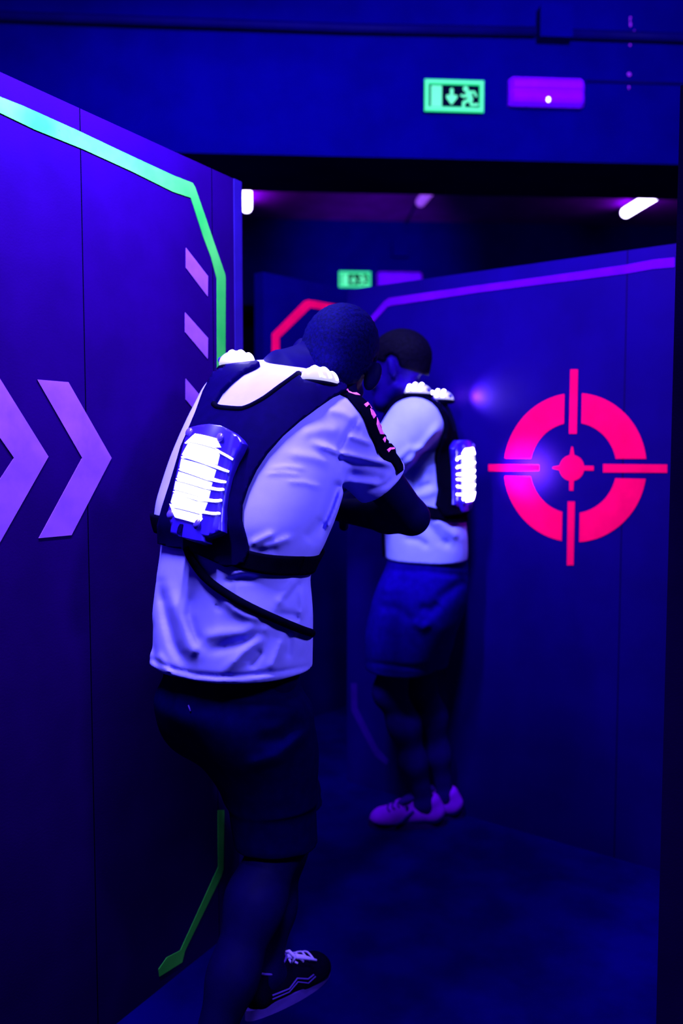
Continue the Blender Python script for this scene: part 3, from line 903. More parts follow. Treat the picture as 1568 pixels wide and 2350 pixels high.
knR, anR = V((-0.139, 1.93, 0.49)), V((-0.278, 1.735, 0.10))


def body(name, lo, hi, spec, m, label):
    S = SDF(lo, hi, 0.0045)
    for hip, kn, an, fd in spec['legs']: add_leg(S, hip, kn, an, fd, spec.get('leg', 1.0))
    S.chain([spec['legs'][0][0], spec['legs'][1][0]], [0.07, 0.07], 0.04)
    pv, ch = spec['pelvis'], spec['chest']
    S.chain([pv, pv.lerp(ch, 0.5), ch], [0.115, 0.105, 0.12], 0.05)
    for sh, el, wr in spec['arms']:
        S.chain([ch.lerp(sh, 0.2), sh], [0.09, 0.062], 0.04)
        S.chain([sh, sh.lerp(el, 0.45), el], [0.056, 0.050, 0.041], 0.02)
        S.chain([el, el.lerp(wr, 0.3), wr], [0.041, 0.044, 0.028], 0.015)
    S.chain(spec['neck'], spec['neckr'], 0.03)
    add_head(S, spec['head'], spec['hm'], spec['hs'])
    for a in spec['hands']: add_hand(S, *a)
    o = S.build(name, m, None, 1)
    return tag(o, label, 'person')


ch1 = W(655, 960, 2.04)
grip = V((-0.045, 2.345, 1.225))
dR = (grip - A1['wrR']).normalized(); dLh = V((0.15, 0.2, 0.2))
person1 = body('person', (-0.50, 1.66, -0.01), (0.24, 2.58, 1.80), dict(
    legs=[(hipL, knL, anL, (0.68, 0.73)), (hipR, knR, anR, F1)], leg=1.08, pelvis=pel1 + V((0, 0, 0.02)), chest=ch1,
    arms=[(A1['shR'], A1['elR'], A1['wrR']), (A1['shL'], A1['elL'], A1['wrL'])],
    neck=[W(672, 880, 2.06), W(715, 855, 2.075), W(745, 835, 2.10)], neckr=[0.088, 0.066, 0.062], head=hd1, hm=M1, hs=1.07,
    hands=[(A1['wrR'], (F1[0], F1[1], 0.1), (-R1[0], -R1[1], 0.0), 1, 1.0), (A1['wrL'], (F1[0] * 0.4, F1[1] * 0.4, 0.8), (R1[0] * 0.8, R1[1] * 0.8, 0.2), -1, 0.8)]),
    M_skin, 'person in loose white t-shirt and dark shorts, seen from behind, bending forward')
add_hair('hair', hd1, M1, 1.07, M_hair, person1, 0.008, 0.62, -0.022)

FOLDS1 = [
    ([(387, 1357), (418, 1430), (435, 1485), (456, 1502)], 0.008, 13), ([(371, 1340), (384, 1420), (398, 1475), (424, 1528)], -0.009, 9), ([(444, 1350), (435, 1411), (445, 1450), (460, 1480)], -0.007, 8),
    ([(508, 1370), (540, 1400), (566, 1412), (604, 1422)], 0.007, 8), ([(500, 1378), (505, 1395), (497, 1385)], -0.004, 6), ([(617, 1432), (600, 1456), (560, 1495), (515, 1542)], 0.006, 9),
    ([(612, 1450), (575, 1468), (547, 1477), (485, 1494)], -0.006, 8), ([(590, 1430), (560, 1450), (500, 1455), (465, 1462)], 0.004, 9), ([(649, 1462), (636, 1500), (620, 1540)], 0.006, 8),
    ([(663, 1455), (664, 1480), (660, 1510)], -0.005, 6), ([(600, 1490), (570, 1530)], -0.005, 8), ([(636, 1392), (660, 1360), (680, 1328)], 0.005, 9), ([(650, 1385), (672, 1360), (690, 1335)], -0.005, 6),
    ([(515, 1335), (550, 1325), (590, 1328)], -0.006, 7), ([(530, 1320), (560, 1312), (600, 1316)], 0.006, 7), ([(635, 1410), (670, 1412), (690, 1420)], -0.005, 6),
    ([(360, 1500), (380, 1530), (390, 1545)], 0.004, 7), ([(345, 1420), (350, 1480), (362, 1530)], -0.004, 6), ([(690, 1350), (694, 1395), (688, 1425)], 0.004, 5),
    ([(722, 1018), (777, 1040), (850, 1056), (905, 1067)], 0.008, 6.5), ([(735, 1034), (785, 1054), (850, 1068), (895, 1078)], -0.004, 9), ([(800, 1000), (828, 1010), (856, 1020)], 0.004, 5),
    ([(805, 985), (830, 992)], -0.003, 7), ([(795, 1085), (840, 1092), (885, 1098)], -0.005, 9), ([(800, 1105), (840, 1108), (870, 1110)], 0.004, 5),
    ([(777, 1100), (760, 1150), (729, 1237)], -0.008, 9), ([(788, 1120), (770, 1170), (746, 1222)], 0.005, 6), ([(575, 1250), (600, 1238), (630, 1224)], 0.005, 6), ([(600, 1258), (635, 1246), (672, 1234)], 0.004, 6),
    ([(580, 1268), (640, 1262)], -0.004, 6), ([(700, 1240), (722, 1215), (740, 1190)], -0.004, 9), ([(620, 1075), (660, 1071), (700, 1076)], 0.0018, 4), ([(610, 1088), (650, 1085), (690, 1090)], 0.0018, 4),
    ([(660, 1105), (700, 1108), (740, 1120)], 0.0018, 4), ([(660, 1040), (720, 1050), (760, 1062)], 0.003, 8), ([(690, 995), (740, 985), (780, 990)], 0.003, 10), ([(750, 940), (790, 948), (815, 965)], 0.003, 7),
    ([(824, 959), (800, 990), (781, 1024), (777, 1078)], -0.0035, 3.5),
    ([(348, 1514), (400, 1536), (450, 1548), (500, 1552), (560, 1550), (640, 1542), (708, 1530)], -0.004, 3.5), ([(348, 1524), (400, 1546), (450, 1558), (500, 1562), (560, 1560), (640, 1552), (710, 1540)], 0.002, 5),
    ([(846, 1128), (890, 1110), (920, 1078)], -0.003, 3.5)]


def shirt_sdf(lo, hi, h, rows, F, ratio, Yc, aw, arms, hem, p=2.35):
    S = SDF(lo, hi, h)
    S.loft(*slices(rows, F, ratio, Yc, aw), (F[1], -F[0]), F, p, 0.01)
    for sh, el, cuff, r0, r1, inn in arms:
        c = sh.lerp(el, cuff); d = (el - sh).normalized()
        T = SDF(lo, hi, h)
        T.chain([inn, sh, c + d * 0.05], [r0 * 1.02, r0, r1], 0.03)
        T.half(c, d, 0.004)
        S.F = smin(S.F, T.F, 0.035).astype(np.float32)
    S.half(hem[0], hem[1], 0.003)
    return S


lo1, hi1 = (-0.48, 1.62, 0.84), (0.24, 2.32, 1.60)
arms1 = [(W(772, 986, 1.965), A1['elR'], 0.60, 0.080, 0.063, W(725, 985, 1.99)), (W(560, 945, 2.13), A1['elL'], 0.55, 0.080, 0.066, W(620, 960, 2.07))]
hem1 = ((-0.24, 1.90, 0.893), (0.03, 0.0, -1))
S = shirt_sdf(lo1, hi1, 0.004, TORSO1, F1, 0.72, Y1, None, arms1, hem1)
base1 = SDF(lo1, hi1, 0.004); base1.F = S.F.copy()
v_, f_ = base1.mesh()
BV1 = BVHTree.FromPolygons([V(q) for q in v_.tolist()], f_.tolist())
S.displace(fold_fn(FOLDS1))
shirt1 = S.build('shirt', M_shirt, person1, 1)


def on1(px, py, Yd=1.95):
    d = ray(px, py).normalized()
    h = BV1.ray_cast(CAM, d)
    if h[0] is None:
        g = BV1.find_nearest(W(px, py, Yd)); return g[0], g[1]
    return h[0], h[1]


def smooth_on1(px, py):
    p, _ = on1(px, py); n = V((0, 0, 0))
    for dx, dy in ((0, 0), (14, 0), (-14, 0), (0, 14), (0, -14), (10, 10), (-10, -10), (10, -10), (-10, 10)):
        n += on1(px + dx, py + dy)[1]
    return p, n.normalized()


def cloth_patch(o0, o1):
    def mp(u, v, l):
        p, n = smooth_on1(u, v)
        return p + n * (o1 if l else o0)
    return mp


# sleeve taping with printed glyphs
band = [(768, 897), (785, 895), (802, 898), (815, 905), (832, 918), (843, 932), (853, 945), (861, 955), (870, 972), (878, 985), (884, 997), (893, 1006), (894, 1020), (903, 1030), (905, 1042),
        (914, 1054), (921, 1068), (922, 1080), (913, 1087), (905, 1072), (895, 1062), (878, 1056), (866, 1038), (861, 1024), (850, 1003), (842, 983), (833, 962), (824, 948), (808, 928), (796, 914), (780, 906)]
patch('sleeve_band', band, cloth_patch(0.001, 0.006), M_vestd, shirt1, 6, True)
glyphs = [[(790, 898), (796, 899), (797, 903), (806, 907), (815, 907), (817, 902), (823, 903), (824, 911), (812, 911), (800, 907), (793, 902)],
          [(831, 932), (841, 925), (849, 929), (852, 936), (848, 940), (846, 933), (842, 932), (836, 938)], [(845, 941), (850, 944), (855, 947), (862, 953), (857, 957), (852, 963), (848, 955)],
          [(860, 964), (866, 958), (873, 961), (877, 971), (876, 980), (880, 990), (876, 999), (867, 998), (863, 988), (868, 984), (871, 990), (874, 985), (870, 980), (871, 970), (866, 968), (865, 978), (868, 984), (863, 988), (859, 976)],
          [(873, 1010), (886, 1001), (889, 1004), (880, 1012), (878, 1018)], [(883, 1034), (890, 1029), (900, 1029), (900, 1033), (892, 1034), (887, 1040)]]
b = MB()
for g in glyphs:
    try:
        vs, fs = patch_mesh(g, cloth_patch(0.0062, 0.0074)); b.add(vs, fs)
    except Exception as e:
        print('glyph', e)
b.build('sleeve_lettering', M_pink, shirt1)

# shorts
S = SDF((-0.50, 1.64, 0.42), (0.12, 2.34, 0.98), 0.0045)
S.loft(*slices([(1400, 385, 685), (1520, 372, 690), (1555, 376, 682), (1580, 370, 690), (1600, 356, 708), (1620, 354, 714), (1660, 378, 716), (1700, 412, 717), (1760, 462, 718), (1830, 515, 719)], F1, 0.75, lambda py: 1.90), R1, F1, 2.3, 0.02)
S.chain([hipL + V((0, 0, -0.13)), hipL.lerp(knL, 0.5) + V((0.01, 0, 0)), knL + V((0, 0, -0.09))], [0.112, 0.102, 0.088], 0.03)
S.chain([hipR + V((-0.01, 0, -0.13)), hipR.lerp(knR, 0.5) + V((-0.008, 0, 0)), knR + V((-0.005, 0, -0.08))], [0.112, 0.102, 0.092], 0.03)
S.half((0, 1.9, 0.475), (0, 0, -1), 0.003)
S.displace(fold_fn([([(560, 1635), (630, 1622), (700, 1630)], 0.006, 14), ([(560, 1760), (640, 1735), (700, 1675)], 0.006, 10), ([(590, 1700), (650, 1690), (700, 1655)], -0.006, 12), ([(520, 1590), (600, 1600), (690, 1595)], -0.004, 9),
                    ([(560, 1972), (630, 1974), (710, 1966)], -0.003, 5)]))
shorts1 = S.build('shorts', M_shorts, person1, 1)
b = MB(); q, nn = W(437, 1627, 1.72), None
bvs = bvh_of(shorts1)
b.tube([(lambda h: h[0] + h[1] * 0.002)(bvs.ray_cast(CAM, ray(434 + 2.5 * i, 1619 + 7 * i).normalized())) for i in range(3)], 0.0016, 6)
b.build('pocket_tag', M_shoel, shorts1, True)

make_shoe((-0.229, 2.003), (0.68, 0.73), person1, 'dark')
make_shoe((anR.x - 0.07 * F1[0], anR.y - 0.07 * F1[1]), F1, person1, 'dark')

# ------------------------------------------------------------------ vest of the first person
vest1 = empty('laser_tag_vest', W(470, 1290, 1.78), 'dark harness vest with big glowing back panel on the front man', 'vest', 'light-up laser tag vests')
HARN = [(499, 852), (488, 876), (474, 905), (458, 950), (438, 998), (424, 1030), (411, 1075), (399, 1115), (383, 1165), (372, 1205), (374, 1247), (400, 1256), (440, 1262), (480, 1281), (522, 1301), (545, 1297), (562, 1290),
        (573, 1262), (568, 1235), (557, 1195), (558, 1160), (571, 1120), (590, 1080), (615, 1042), (650, 1002), (690, 967), (730, 937), (765, 913), (792, 902), (790, 884), (740, 894), (692, 880),
        (681, 862), (642, 892), (613, 915), (582, 933), (561, 941), (531, 938), (505, 935), (499, 927), (512, 905), (535, 882), (561, 861), (590, 848), (598, 842), (592, 838), (520, 846)]
patch('harness', HARN, cloth_patch(0.0015, 0.012), M_vest, vest1, 7, True)
# darker edge binding round the neck opening
edge = [(686, 866), (642, 897), (613, 920), (582, 938), (561, 946), (531, 944), (505, 941), (495, 930)]
pts = []
for (x0, y0), (x1, y1) in zip(edge, edge[1:]):
    for i in range(5):
        p, n = smooth_on1(x0 + (x1 - x0) * i / 5, y0 + (y1 - y0) * i / 5); pts.append(p + n * 0.010)
for _ in range(3): pts = [pts[0]] + [(pts[i - 1] + pts[i] * 2 + pts[i + 1]) / 4 for i in range(1, len(pts) - 1)] + [pts[-1]]
b = MB(); b.tube(pts, 0.0065, 8); b.build('edge_binding', M_vestd, vest1, True)
# belt round the waist
c0 = W(540, 1290, 1.91)
loop = []
for i in range(0, 49):
    a = 2 * math.pi * i / 48
    loop.append(c0 + V((0, 0, 0.040)) + V((R1[0], R1[1], -0.20 if math.cos(a) > 0 else -0.06)) * (0.26 * math.cos(a)) + V((F1[0], F1[1], -0.16)) * (0.22 * math.sin(a)))
ribbon('belt', loop, 0.040, 0.006, BV1, 0.003, M_vestd, vest1, 120)
# straps continuing over the shoulders to the chest
for (p0, p1, p2) in ((W(545, 846, 2.10), W(570, 850, 2.26), W(640, 1000, 2.30)), (W(745, 885, 1.98), W(790, 905, 2.16), W(760, 1010, 2.26))):
    ribbon('shoulder_strap', [p0, p1, p2, W(690, 1280, 2.10)], 0.055, 0.008, BV1, 0.004, M_vest, vest1, 50)

# back panel electronics
hit, hn = smooth_on1(462, 1110)
lean = math.radians(20)
N1 = V((-F1[0] * math.cos(lean), -F1[1] * math.cos(lean), math.sin(lean))).normalized()
T1 = V((F1[0] * math.sin(lean), F1[1] * math.sin(lean), math.cos(lean))).normalized()
S1 = T1.cross(N1); S1 = S1 if S1.dot(V((R1[0], R1[1], 0))) > 0 else -S1
O1 = hit + N1 * 0.012


def bump_h(s, t):
    a = max(0.0, 1 - abs((s + 0.006) / 0.088) ** 2.6); c = max(0.0, 1 - abs(t / 0.165) ** 4)
    return 0.006 + 0.042 * a * (0.45 + 0.55 * c)


def pack_st(px, py, extra=0.0):
    d = ray(px, py); h = 0.02; s = t = 0.0
    for _ in range(8):
        q = O1 + N1 * (h + extra); k = (q - CAM).dot(N1) / d.dot(N1); e = CAM + d * k - q
        s, t = e.dot(S1), e.dot(T1); h = bump_h(s, t)
    return s, t


P1 = lambda s, t, h: O1 + S1 * s + T1 * t + N1 * h
HOUSE = [(436, 981), (455, 976), (480, 973), (505, 976), (530, 988), (546, 1003), (553, 1014), (545, 1032), (533, 1054), (521, 1090), (512, 1130), (506, 1165), (504, 1195), (504, 1217), (492, 1224), (471, 1231), (469, 1243),
         (440, 1240), (410, 1231), (391, 1223), (393, 1205), (388, 1190), (386, 1172), (392, 1150), (400, 1110), (409, 1067), (417, 1035), (424, 1008)]
STRIPS = [[(424, 1017), (448, 995), (470, 999), (492, 1004), (498, 1022), (507, 1034), (533, 1051), (531, 1055), (504, 1039), (492, 1027), (434, 1013)],
          [(389, 1156), (392, 1157), (398, 1167), (454, 1180), (470, 1176), (503, 1175), (503, 1179), (472, 1182), (457, 1188), (447, 1199), (402, 1187)],
          [(416, 1048), (425, 1044), (470, 1056), (524, 1079), (522, 1083), (470, 1065), (424, 1050), (417, 1051)], [(410, 1077), (415, 1073), (467, 1089), (517, 1103), (516, 1107), (466, 1098), (413, 1080)],
          [(404, 1098), (409, 1096), (464, 1111), (512, 1120), (512, 1124), (462, 1118), (407, 1103)], [(397, 1128), (403, 1126), (450, 1139), (507, 1145), (507, 1149), (449, 1147), (404, 1134)]]
PANELS = [[(434, 1015), (492, 1029), (496, 1040), (490, 1063), (430, 1046), (418, 1044)], [(417, 1053), (470, 1067), (487, 1074), (480, 1096), (466, 1089), (413, 1073)],
          [(411, 1082), (466, 1100), (478, 1103), (474, 1115), (462, 1110), (407, 1095)], [(404, 1104), (462, 1120), (474, 1122), (470, 1141), (450, 1138), (400, 1124)],
          [(399, 1132), (449, 1149), (468, 1150), (466, 1174), (454, 1178), (399, 1165), (393, 1152)]]
SP = lambda poly, ex=0.0: [pack_st(x, y, ex) for x, y in poly]


def frame_map(o, S_, T_, N_, h0, h1, base=False):
    def mp(u, v, l):
        h = bump_h(u, v) + h1 if l else (h0 if base else bump_h(u, v) + h0)
        return o + S_ * u + T_ * v + N_ * h
    return mp


def back_panel(vest, o, S_, T_, N_, sm=None):
    hs = patch('back_panel', SP(HOUSE), frame_map(o, S_, T_, N_, -0.016, 0.0, True), M_house, vest, 0.007, True)
    for p in STRIPS: patch('light_strip', SP(p, 0.004), frame_map(o, S_, T_, N_, 0.0003, 0.0045), sm or M_strip, hs, 0.008)
    for p in PANELS: patch('light_diffuser', SP(p, 0.002), frame_map(o, S_, T_, N_, 0.0002, 0.0035), M_panel, hs, 0.008)
    for px, py in ((516, 1010), (467, 1207), (434, 992), (391, 1180)):
        s, t = pack_st(px, py); b = MB(); h = bump_h(s, t)
        b.sphere(o + S_ * s + T_ * t + N_ * h, (S_, T_, N_), (0.010, 0.010, 0.005), 16, 8); b.build('screw_boss', M_boss, hs, True)
    s, t = pack_st(414, 1213); b = MB(); b.box(o + S_ * s + T_ * t + N_ * (bump_h(s, t) + 0.001), (S_, T_, N_), (0.006, 0.009, 0.001)); b.build('socket', M_vest, hs)
    return hs


back_panel(vest1, O1, S1, T1, N1)
F1v = V((F1[0], F1[1], 0)); R1v = V((R1[0], R1[1], 0))
lamp_parts(vest1, W(736, 878, 1.93), (F1v + R1v * 0.35 + V((0, 0, -0.12)), R1v - F1v * 0.35, V((-0.12, -0.1, 1))))
lamp_parts(vest1, W(546, 838, 2.09), (F1v + R1v * 0.30 + V((0, 0, 0.05)), R1v - F1v * 0.30, V((-0.1, -0.12, 1))))
# coiled cable from the panel round the hip
cp = [(438, 1258), (446, 1282), (470, 1318), (500, 1346), (560, 1386), (630, 1421), (680, 1443), (700, 1450), (711, 1454)]
pts = []
for (x0, y0), (x1, y1) in zip(cp, cp[1:]):
    for i in range(4):
        p, n = smooth_on1(x0 + (x1 - x0) * i / 4, y0 + (y1 - y0) * i / 4); pts.append(p + n * 0.0105)
for w in (W(722, 1455, 1.92), W(724, 1450, 1.96), W(716, 1440, 2.0), W(705, 1420, 2.05), W(660, 1350, 2.13)):
    h = BV1.find_nearest(w); pts.append(h[0] + h[1] * 0.011)
for _ in range(3): pts = [pts[0]] + [(pts[i - 1] + pts[i] * 2 + pts[i + 1]) / 4 for i in range(1, len(pts) - 1)] + [pts[-1]]
b = MB(); b.tube(pts, 0.0088, 10); b.build('cable', M_vestd, vest1, True)

# ================================================================== SECOND PERSON (further back, turned left)
F2 = (-0.951, 0.309); R2 = (F2[1], -F2[0])
Y2 = lambda py: float(np.interp(py, [900, 1300, 1500], [3.05, 3.04, 3.05]))
TORSO2 = [(1330, 892, 1070), (1300, 888, 1072), (1270, 886, 1074), (1230, 884, 1073), (1180, 886, 1067), (1160, 888, 1060), (1120, 886, 1050), (1060, 880, 1046), (1010, 880, 1042), (970, 885, 1032), (945, 893, 1018),
          (925, 903, 1003), (912, 918, 985), (905, 930, 970)]
sh2L, el2L, wr2L = W(950, 975, 2.90), W(842, 1095, 2.84), W(775, 1010, 3.00)
sh2R, el2R, wr2R = W(975, 965, 3.16), W(885, 1085, 3.22), W(800, 1015, 3.14)
hd2, M2 = W(912, 848, 3.02), head_frame((-0.93, 0.36), -0.18, 0.0)
pel2 = W(978, 1335, 3.07)
h2L, h2R = V((0.250, 3.00, 0.89)), V((0.305, 3.115, 0.89))
k2L, a2L = V((0.172, 3.05, 0.51)), V((0.300, 3.09, 0.095))
k2R, a2R = V((0.290, 3.155, 0.51)), V((0.382, 3.165, 0.095))
person2 = body('person', (-0.14, 2.70, -0.01), (0.52, 3.42, 1.84), dict(
    legs=[(h2L, k2L, a2L, (-1, 0)), (h2R, k2R, a2R, (-1, 0))], leg=0.95, pelvis=pel2, chest=W(955, 985, 3.06), arms=[(sh2L, el2L, wr2L), (sh2R, el2R, wr2R)],
    neck=[W(945, 935, 3.06), W(930, 905, 3.05), W(918, 880, 3.03)], neckr=[0.075, 0.062, 0.058], head=hd2, hm=M2, hs=1.0,
    hands=[(wr2L, (-0.8, 0.4, 0.3), (0.4, 0.9, 0), 1, 0.9), (wr2R, (-0.8, 0.2, 0.3), (-0.2, -1, 0), -1, 0.9)]),
    M_skin2, 'person in white t-shirt and blue shorts, standing sideways before the right wall')
add_hair('hair', hd2, M2, 1.0, M_hair2, person2, 0.012, 0.55, 0.012)
lo2, hi2 = (-0.02, 2.66, 0.90), (0.54, 3.44, 1.64)
arms2 = [(W(950, 980, 2.905), el2L, 0.60, 0.090, 0.078, W(960, 985, 3.00)), (sh2R, el2R, 0.55, 0.074, 0.070, W(975, 975, 3.10))]
hem2 = ((0.3, 3.06, 0.985), (-0.03, 0, -1))
AW2 = lambda py: float(np.interp(py, [905, 925, 960, 1050, 1160, 1300], [0.06, 0.115, 0.155, 0.165, 0.155, 0.155]))
S = shirt_sdf(lo2, hi2, 0.0045, TORSO2, F2, 0.7, Y2, AW2, arms2, hem2, 2.2)
b2 = SDF(lo2, hi2, 0.0045); b2.F = S.F.copy(); v_, f_ = b2.mesh()
BV2 = BVHTree.FromPolygons([V(q) for q in v_.tolist()], f_.tolist())
S.displace(fold_fn([([(1012, 972), (985, 1010), (955, 1045), (932, 1070)], 0.010, 8), ([(1005, 1000), (975, 1035), (945, 1078), (938, 1100)], -0.010, 6), ([(1030, 1032), (990, 1036), (955, 1042)], -0.004, 4),
                    ([(940, 1060), (960, 1070), (1000, 1075)], 0.003, 8), ([(985, 1030), (940, 1030), (905, 1060)], 0.005, 6), ([(970, 1195), (990, 1215), (1010, 1240), (1035, 1255)], -0.008, 7), ([(930, 1235), (960, 1240), (985, 1255)], -0.006, 6),
                    ([(1000, 1190), (1025, 1215), (1055, 1235)], 0.006, 7), ([(1035, 1180), (1040, 1210)], -0.006, 5), ([(945, 1140), (975, 1135), (1005, 1125)], 0.005, 7), ([(960, 1120), (990, 1110)], -0.004, 5)]))
shirt2 = S.build('shirt', M_shirt2, person2, 1)
S = SDF((0.0, 2.74, 0.50), (0.56, 3.40, 1.04), 0.005)
S.loft(*slices([(1250, 892, 1066), (1290, 889, 1074), (1330, 874, 1077), (1375, 856, 1073), (1420, 847, 1062), (1460, 845, 1042), (1500, 845, 1022), (1530, 850, 1005)], F2, 0.8, lambda py: 3.065), R2, F2, 2.3, 0.02)
S.chain([h2L + V((0, 0, -0.05)), h2L.lerp(k2L, 0.5), k2L + V((0, 0, -0.02))], [0.118, 0.110, 0.092], 0.04)
S.chain([h2R + V((0, 0, -0.05)), h2R.lerp(k2R, 0.5), k2R + V((0, 0, -0.02))], [0.112, 0.102, 0.092], 0.04)
S.half((0.2, 3.05, 0.590), (-0.05, 0, -1), 0.003)
S.displace(fold_fn([([(890, 1310), (980, 1312), (1068, 1322)], -0.004, 5), ([(960, 1395), (990, 1400), (1010, 1385)], -0.010, 9), ([(945, 1425), (970, 1440), (990, 1430)], 0.008, 7), ([(870, 1390), (920, 1400), (950, 1430)], -0.006, 8),
                    ([(875, 1355), (930, 1352)], 0.004, 7), ([(1000, 1380), (1040, 1350), (1070, 1330)], -0.006, 9), ([(845, 1520), (920, 1530), (1000, 1535)], -0.003, 4)]))
S.build('shorts', M_shorts2, person2, 1)
make_shoe((0.378, 3.092), (-1, 0.0), person2, 'pale')
make_shoe((0.452, 3.162), (-1, 0.0), person2, 'pale')

vest2 = empty('laser_tag_vest', W(1060, 1165, 3.0), 'vest on the person before the right wall, glowing ribs seen from the side', 'vest', 'light-up laser tag vests')
F2v, R2v, UP = V((F2[0], F2[1], 0)), V((R2[0], R2[1], 0)), V((0, 0, 1))
ct2 = W(962, 1080, 3.055)


def back2(s, t):
    """point on the second shirt reached from behind, s to the right, t up from the chest centre"""
    o = ct2 + R2v * s + UP * t - F2v * 0.6
    h = BV2.ray_cast(o, F2v)
    if h[0] is None or h[1].dot(F2v) > 0.3:
        g = BV2.find_nearest(ct2 + R2v * s + UP * t - F2v * 0.12); return g[0], g[1]
    return h[0], h[1]


def harn2(o0, o1):
    def mp(s, t, l):
        n = V((0, 0, 0)); p, _ = back2(s, t)
        for a, b in ((0, 0), (.012, 0), (-.012, 0), (0, .012), (0, -.012)): n += back2(s + a, t + b)[1]
        return p + n.normalized() * (o1 if l else o0)
    return mp


H2 = [(-0.155, 0.20), (-0.150, 0.12), (-0.138, 0.04), (-0.132, -0.06), (-0.142, -0.11), (-0.13, -0.15), (0.13, -0.15), (0.142, -0.11), (0.132, -0.06), (0.138, 0.04), (0.15, 0.12), (0.155, 0.20),
      (0.10, 0.225), (0.075, 0.17), (0.05, 0.135), (-0.05, 0.135), (-0.075, 0.17), (-0.10, 0.225)]
patch('harness', H2, harn2(0.001, 0.018), M_vestd, vest2, 0.012, True)
for sgn in (-1, 1):
    a = back2(0.125 * sgn, 0.20)[0]
    ribbon('shoulder_strap', [a, ct2 + R2v * (0.115 * sgn) + UP * 0.30 - F2v * 0.02, ct2 + R2v * (0.10 * sgn) + UP * 0.22 + F2v * 0.15, ct2 + R2v * (0.09 * sgn) + F2v * 0.2, ct2 + R2v * (0.09 * sgn) + F2v * 0.2 - UP * 0.14],
           0.055, 0.010, BV2, 0.003, M_vestd, vest2, 60)
loop = [ct2 + UP * -0.128 + R2v * (0.3 * math.cos(2 * math.pi * i / 48)) + F2v * (0.3 * math.sin(2 * math.pi * i / 48)) for i in range(49)]
ribbon('belt', loop, 0.036, 0.006, BV2, 0.003, M_vestd, vest2, 110)
fr = [ct2 + F2v * 0.3 + R2v * -0.10 + UP * z for z in (-0.12, -0.19, -0.26, -0.31)]
ribbon('hanging_strap', fr, 0.045, 0.008, BV2, 0.004, M_vestd, vest2, 30)
N2 = -F2v; T2 = (UP + F2v * 0.02).normalized(); N2 = (N2 + UP * 0.02).normalized(); S2 = T2.cross(N2); S2 = S2 if S2.dot(R2v) > 0 else -S2
pb, _ = back2(0.0, 0.0)
back_panel(vest2, pb + N2 * 0.017 + T2 * -0.01, -S2, T2, N2, M_stripf)
for q in (W(962, 905, 2.93), W(1030, 908, 3.14)):
    h = BV2.find_nearest(q)
    lamp_parts(vest2, h[0] + V((0, 0, 0.016)), (F2v + UP * 0.05, R2v, UP), 'shoulder_light', M_domesf)

# ------------------------------------------------------------------ lights: unseen ultraviolet tubes, and spots added to brighten single areas
UV = (0.41, 0.38, 1.0)


def tube_lamp(name, p, d, length, power, aim=(0, 0, -1), width=0.06, col=UV, spread=180):
    l = bpy.data.lights.new(name, 'AREA'); l.shape = 'RECTANGLE'; l.size = length; l.size_y = width; l.energy = power; l.color = col; l.spread = math.radians(spread)
    o = bpy.data.objects.new(name, l); C.objects.link(o); z = -V(aim).normalized(); x = V(d); x = (x - z * x.dot(z)).normalized(); y = z.cross(x)
    o.matrix_world = Matrix.Translation(V(p)) @ Matrix((x, y, z)).transposed().to_4x4()
    return o




def spot(name, p, target, power, angle, blend=1.0, size=0.15, col=UV):
    l = bpy.data.lights.new(name, 'SPOT'); l.energy = power; l.color = col; l.spot_size = math.radians(angle); l.spot_blend = blend; l.shadow_soft_size = size
    o = bpy.data.objects.new(name, l); C.objects.link(o); o.location = p
    o.rotation_euler = (V(target) - V(p)).to_track_quat('-Z', 'Y').to_euler(); return o


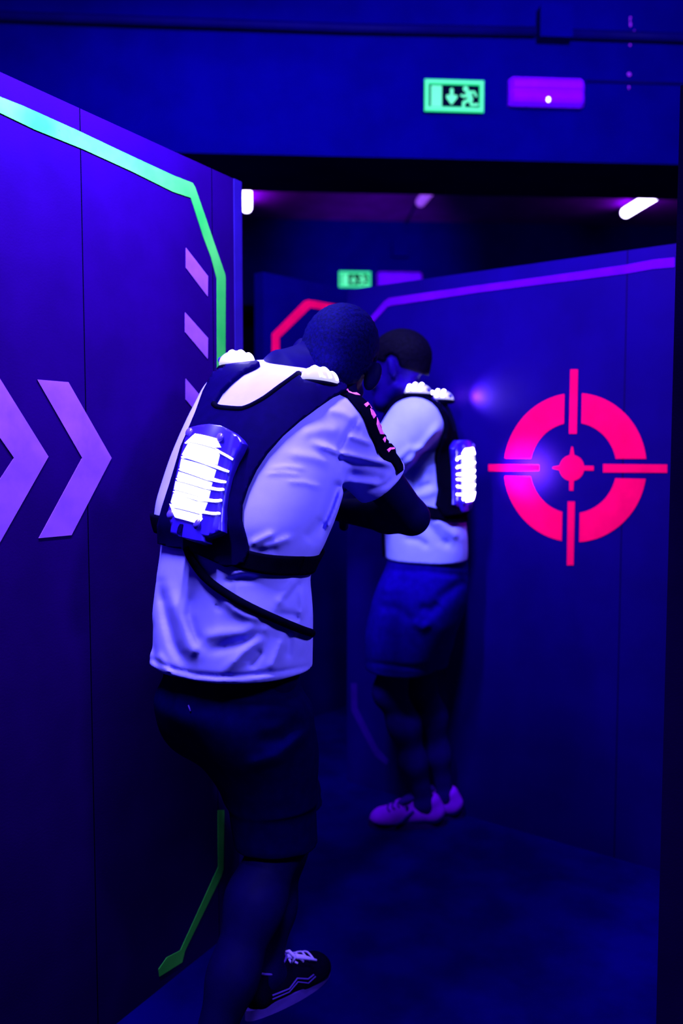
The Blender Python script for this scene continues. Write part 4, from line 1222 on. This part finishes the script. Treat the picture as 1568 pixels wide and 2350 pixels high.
wl = PL.at(-0.05, 2.42, 0.30)
tube_lamp('unseen_uv_light', wl, PL.u, 1.1, 185, (-PL.n.x * 0.62, -PL.n.y * 0.62, -0.8), spread=165)
spot('unseen_uv_light', (1.6, 0.7, 2.6), (-0.08, 1.95, 1.44), 330, 40)
spot('unseen_uv_light', (0.25, 1.5, 3.3), (0.85, 3.1, 1.66), 1050, 50)
spot('unseen_uv_light', (0.9, 1.9, 3.3), (0.4, 4.4, 3.05), 700, 130)  # added spot, brightens the near beam and its fittings
spot('unseen_uv_light', (0.95, 1.60, 3.5), (0.80, 1.95, 0), 560, 42)  # added spot, lifts the floor on the right
spot('unseen_uv_light', (0.3, 5.2, 2.75), (0.3, 8.7, 3.1), 620, 36)  # added spot, brightens the far beam
tube_lamp('unseen_uv_light', (0.8, 2.6, 3.5), (1, 0.1, 0), 1.2, 6)
spot('unseen_uv_light', (0.15, -0.6, 2.7), (-0.17, 1.85, 0.34), 800, 8)  # narrow unseen spot added only to light the front person's calf
tube_lamp('unseen_uv_light', (-0.6, 3.6, 3.5), (1, 0.1, 0), 1.2, 40)

# beams of the second vest's own lamps on the wall beside it
def on_wall(px, py): return PR.at(*PR.px(px, py), 0)


VC = (0.56, 0.50, 1.0)
for q in (W(722, 838, 1.92), W(556, 800, 2.05)):
    l = bpy.data.lights.new('vest_lamp_glow', 'POINT'); l.energy = 1.6; l.color = VC; l.shadow_soft_size = 0.02
    o = bpy.data.objects.new('vest_lamp_glow', l); C.objects.link(o); o.location = q
spot('vest_lamp_beam', W(1046, 906, 3.13), on_wall(1118, 905), 5, 85, 1.0, 0.01, VC)
spot('vest_lamp_beam', W(1112, 1080, 2.93), on_wall(1205, 1078), 18, 72, 1.0, 0.02, VC)

w = bpy.data.worlds.new('world'); bpy.context.scene.world = w; w.use_nodes = True
w.node_tree.nodes['Background'].inputs['Color'].default_value = (0.0, 0.1, 1.0, 1); w.node_tree.nodes['Background'].inputs['Strength'].default_value = 0.01
vs = bpy.context.scene.view_settings
vs.view_transform = 'Standard'; vs.look = 'None'; vs.exposure = 0.0; vs.gamma = 1.0; vs.use_curve_mapping = False
bpy.context.scene.cycles.use_denoising = True
bpy.context.scene.cycles.max_bounces = 6
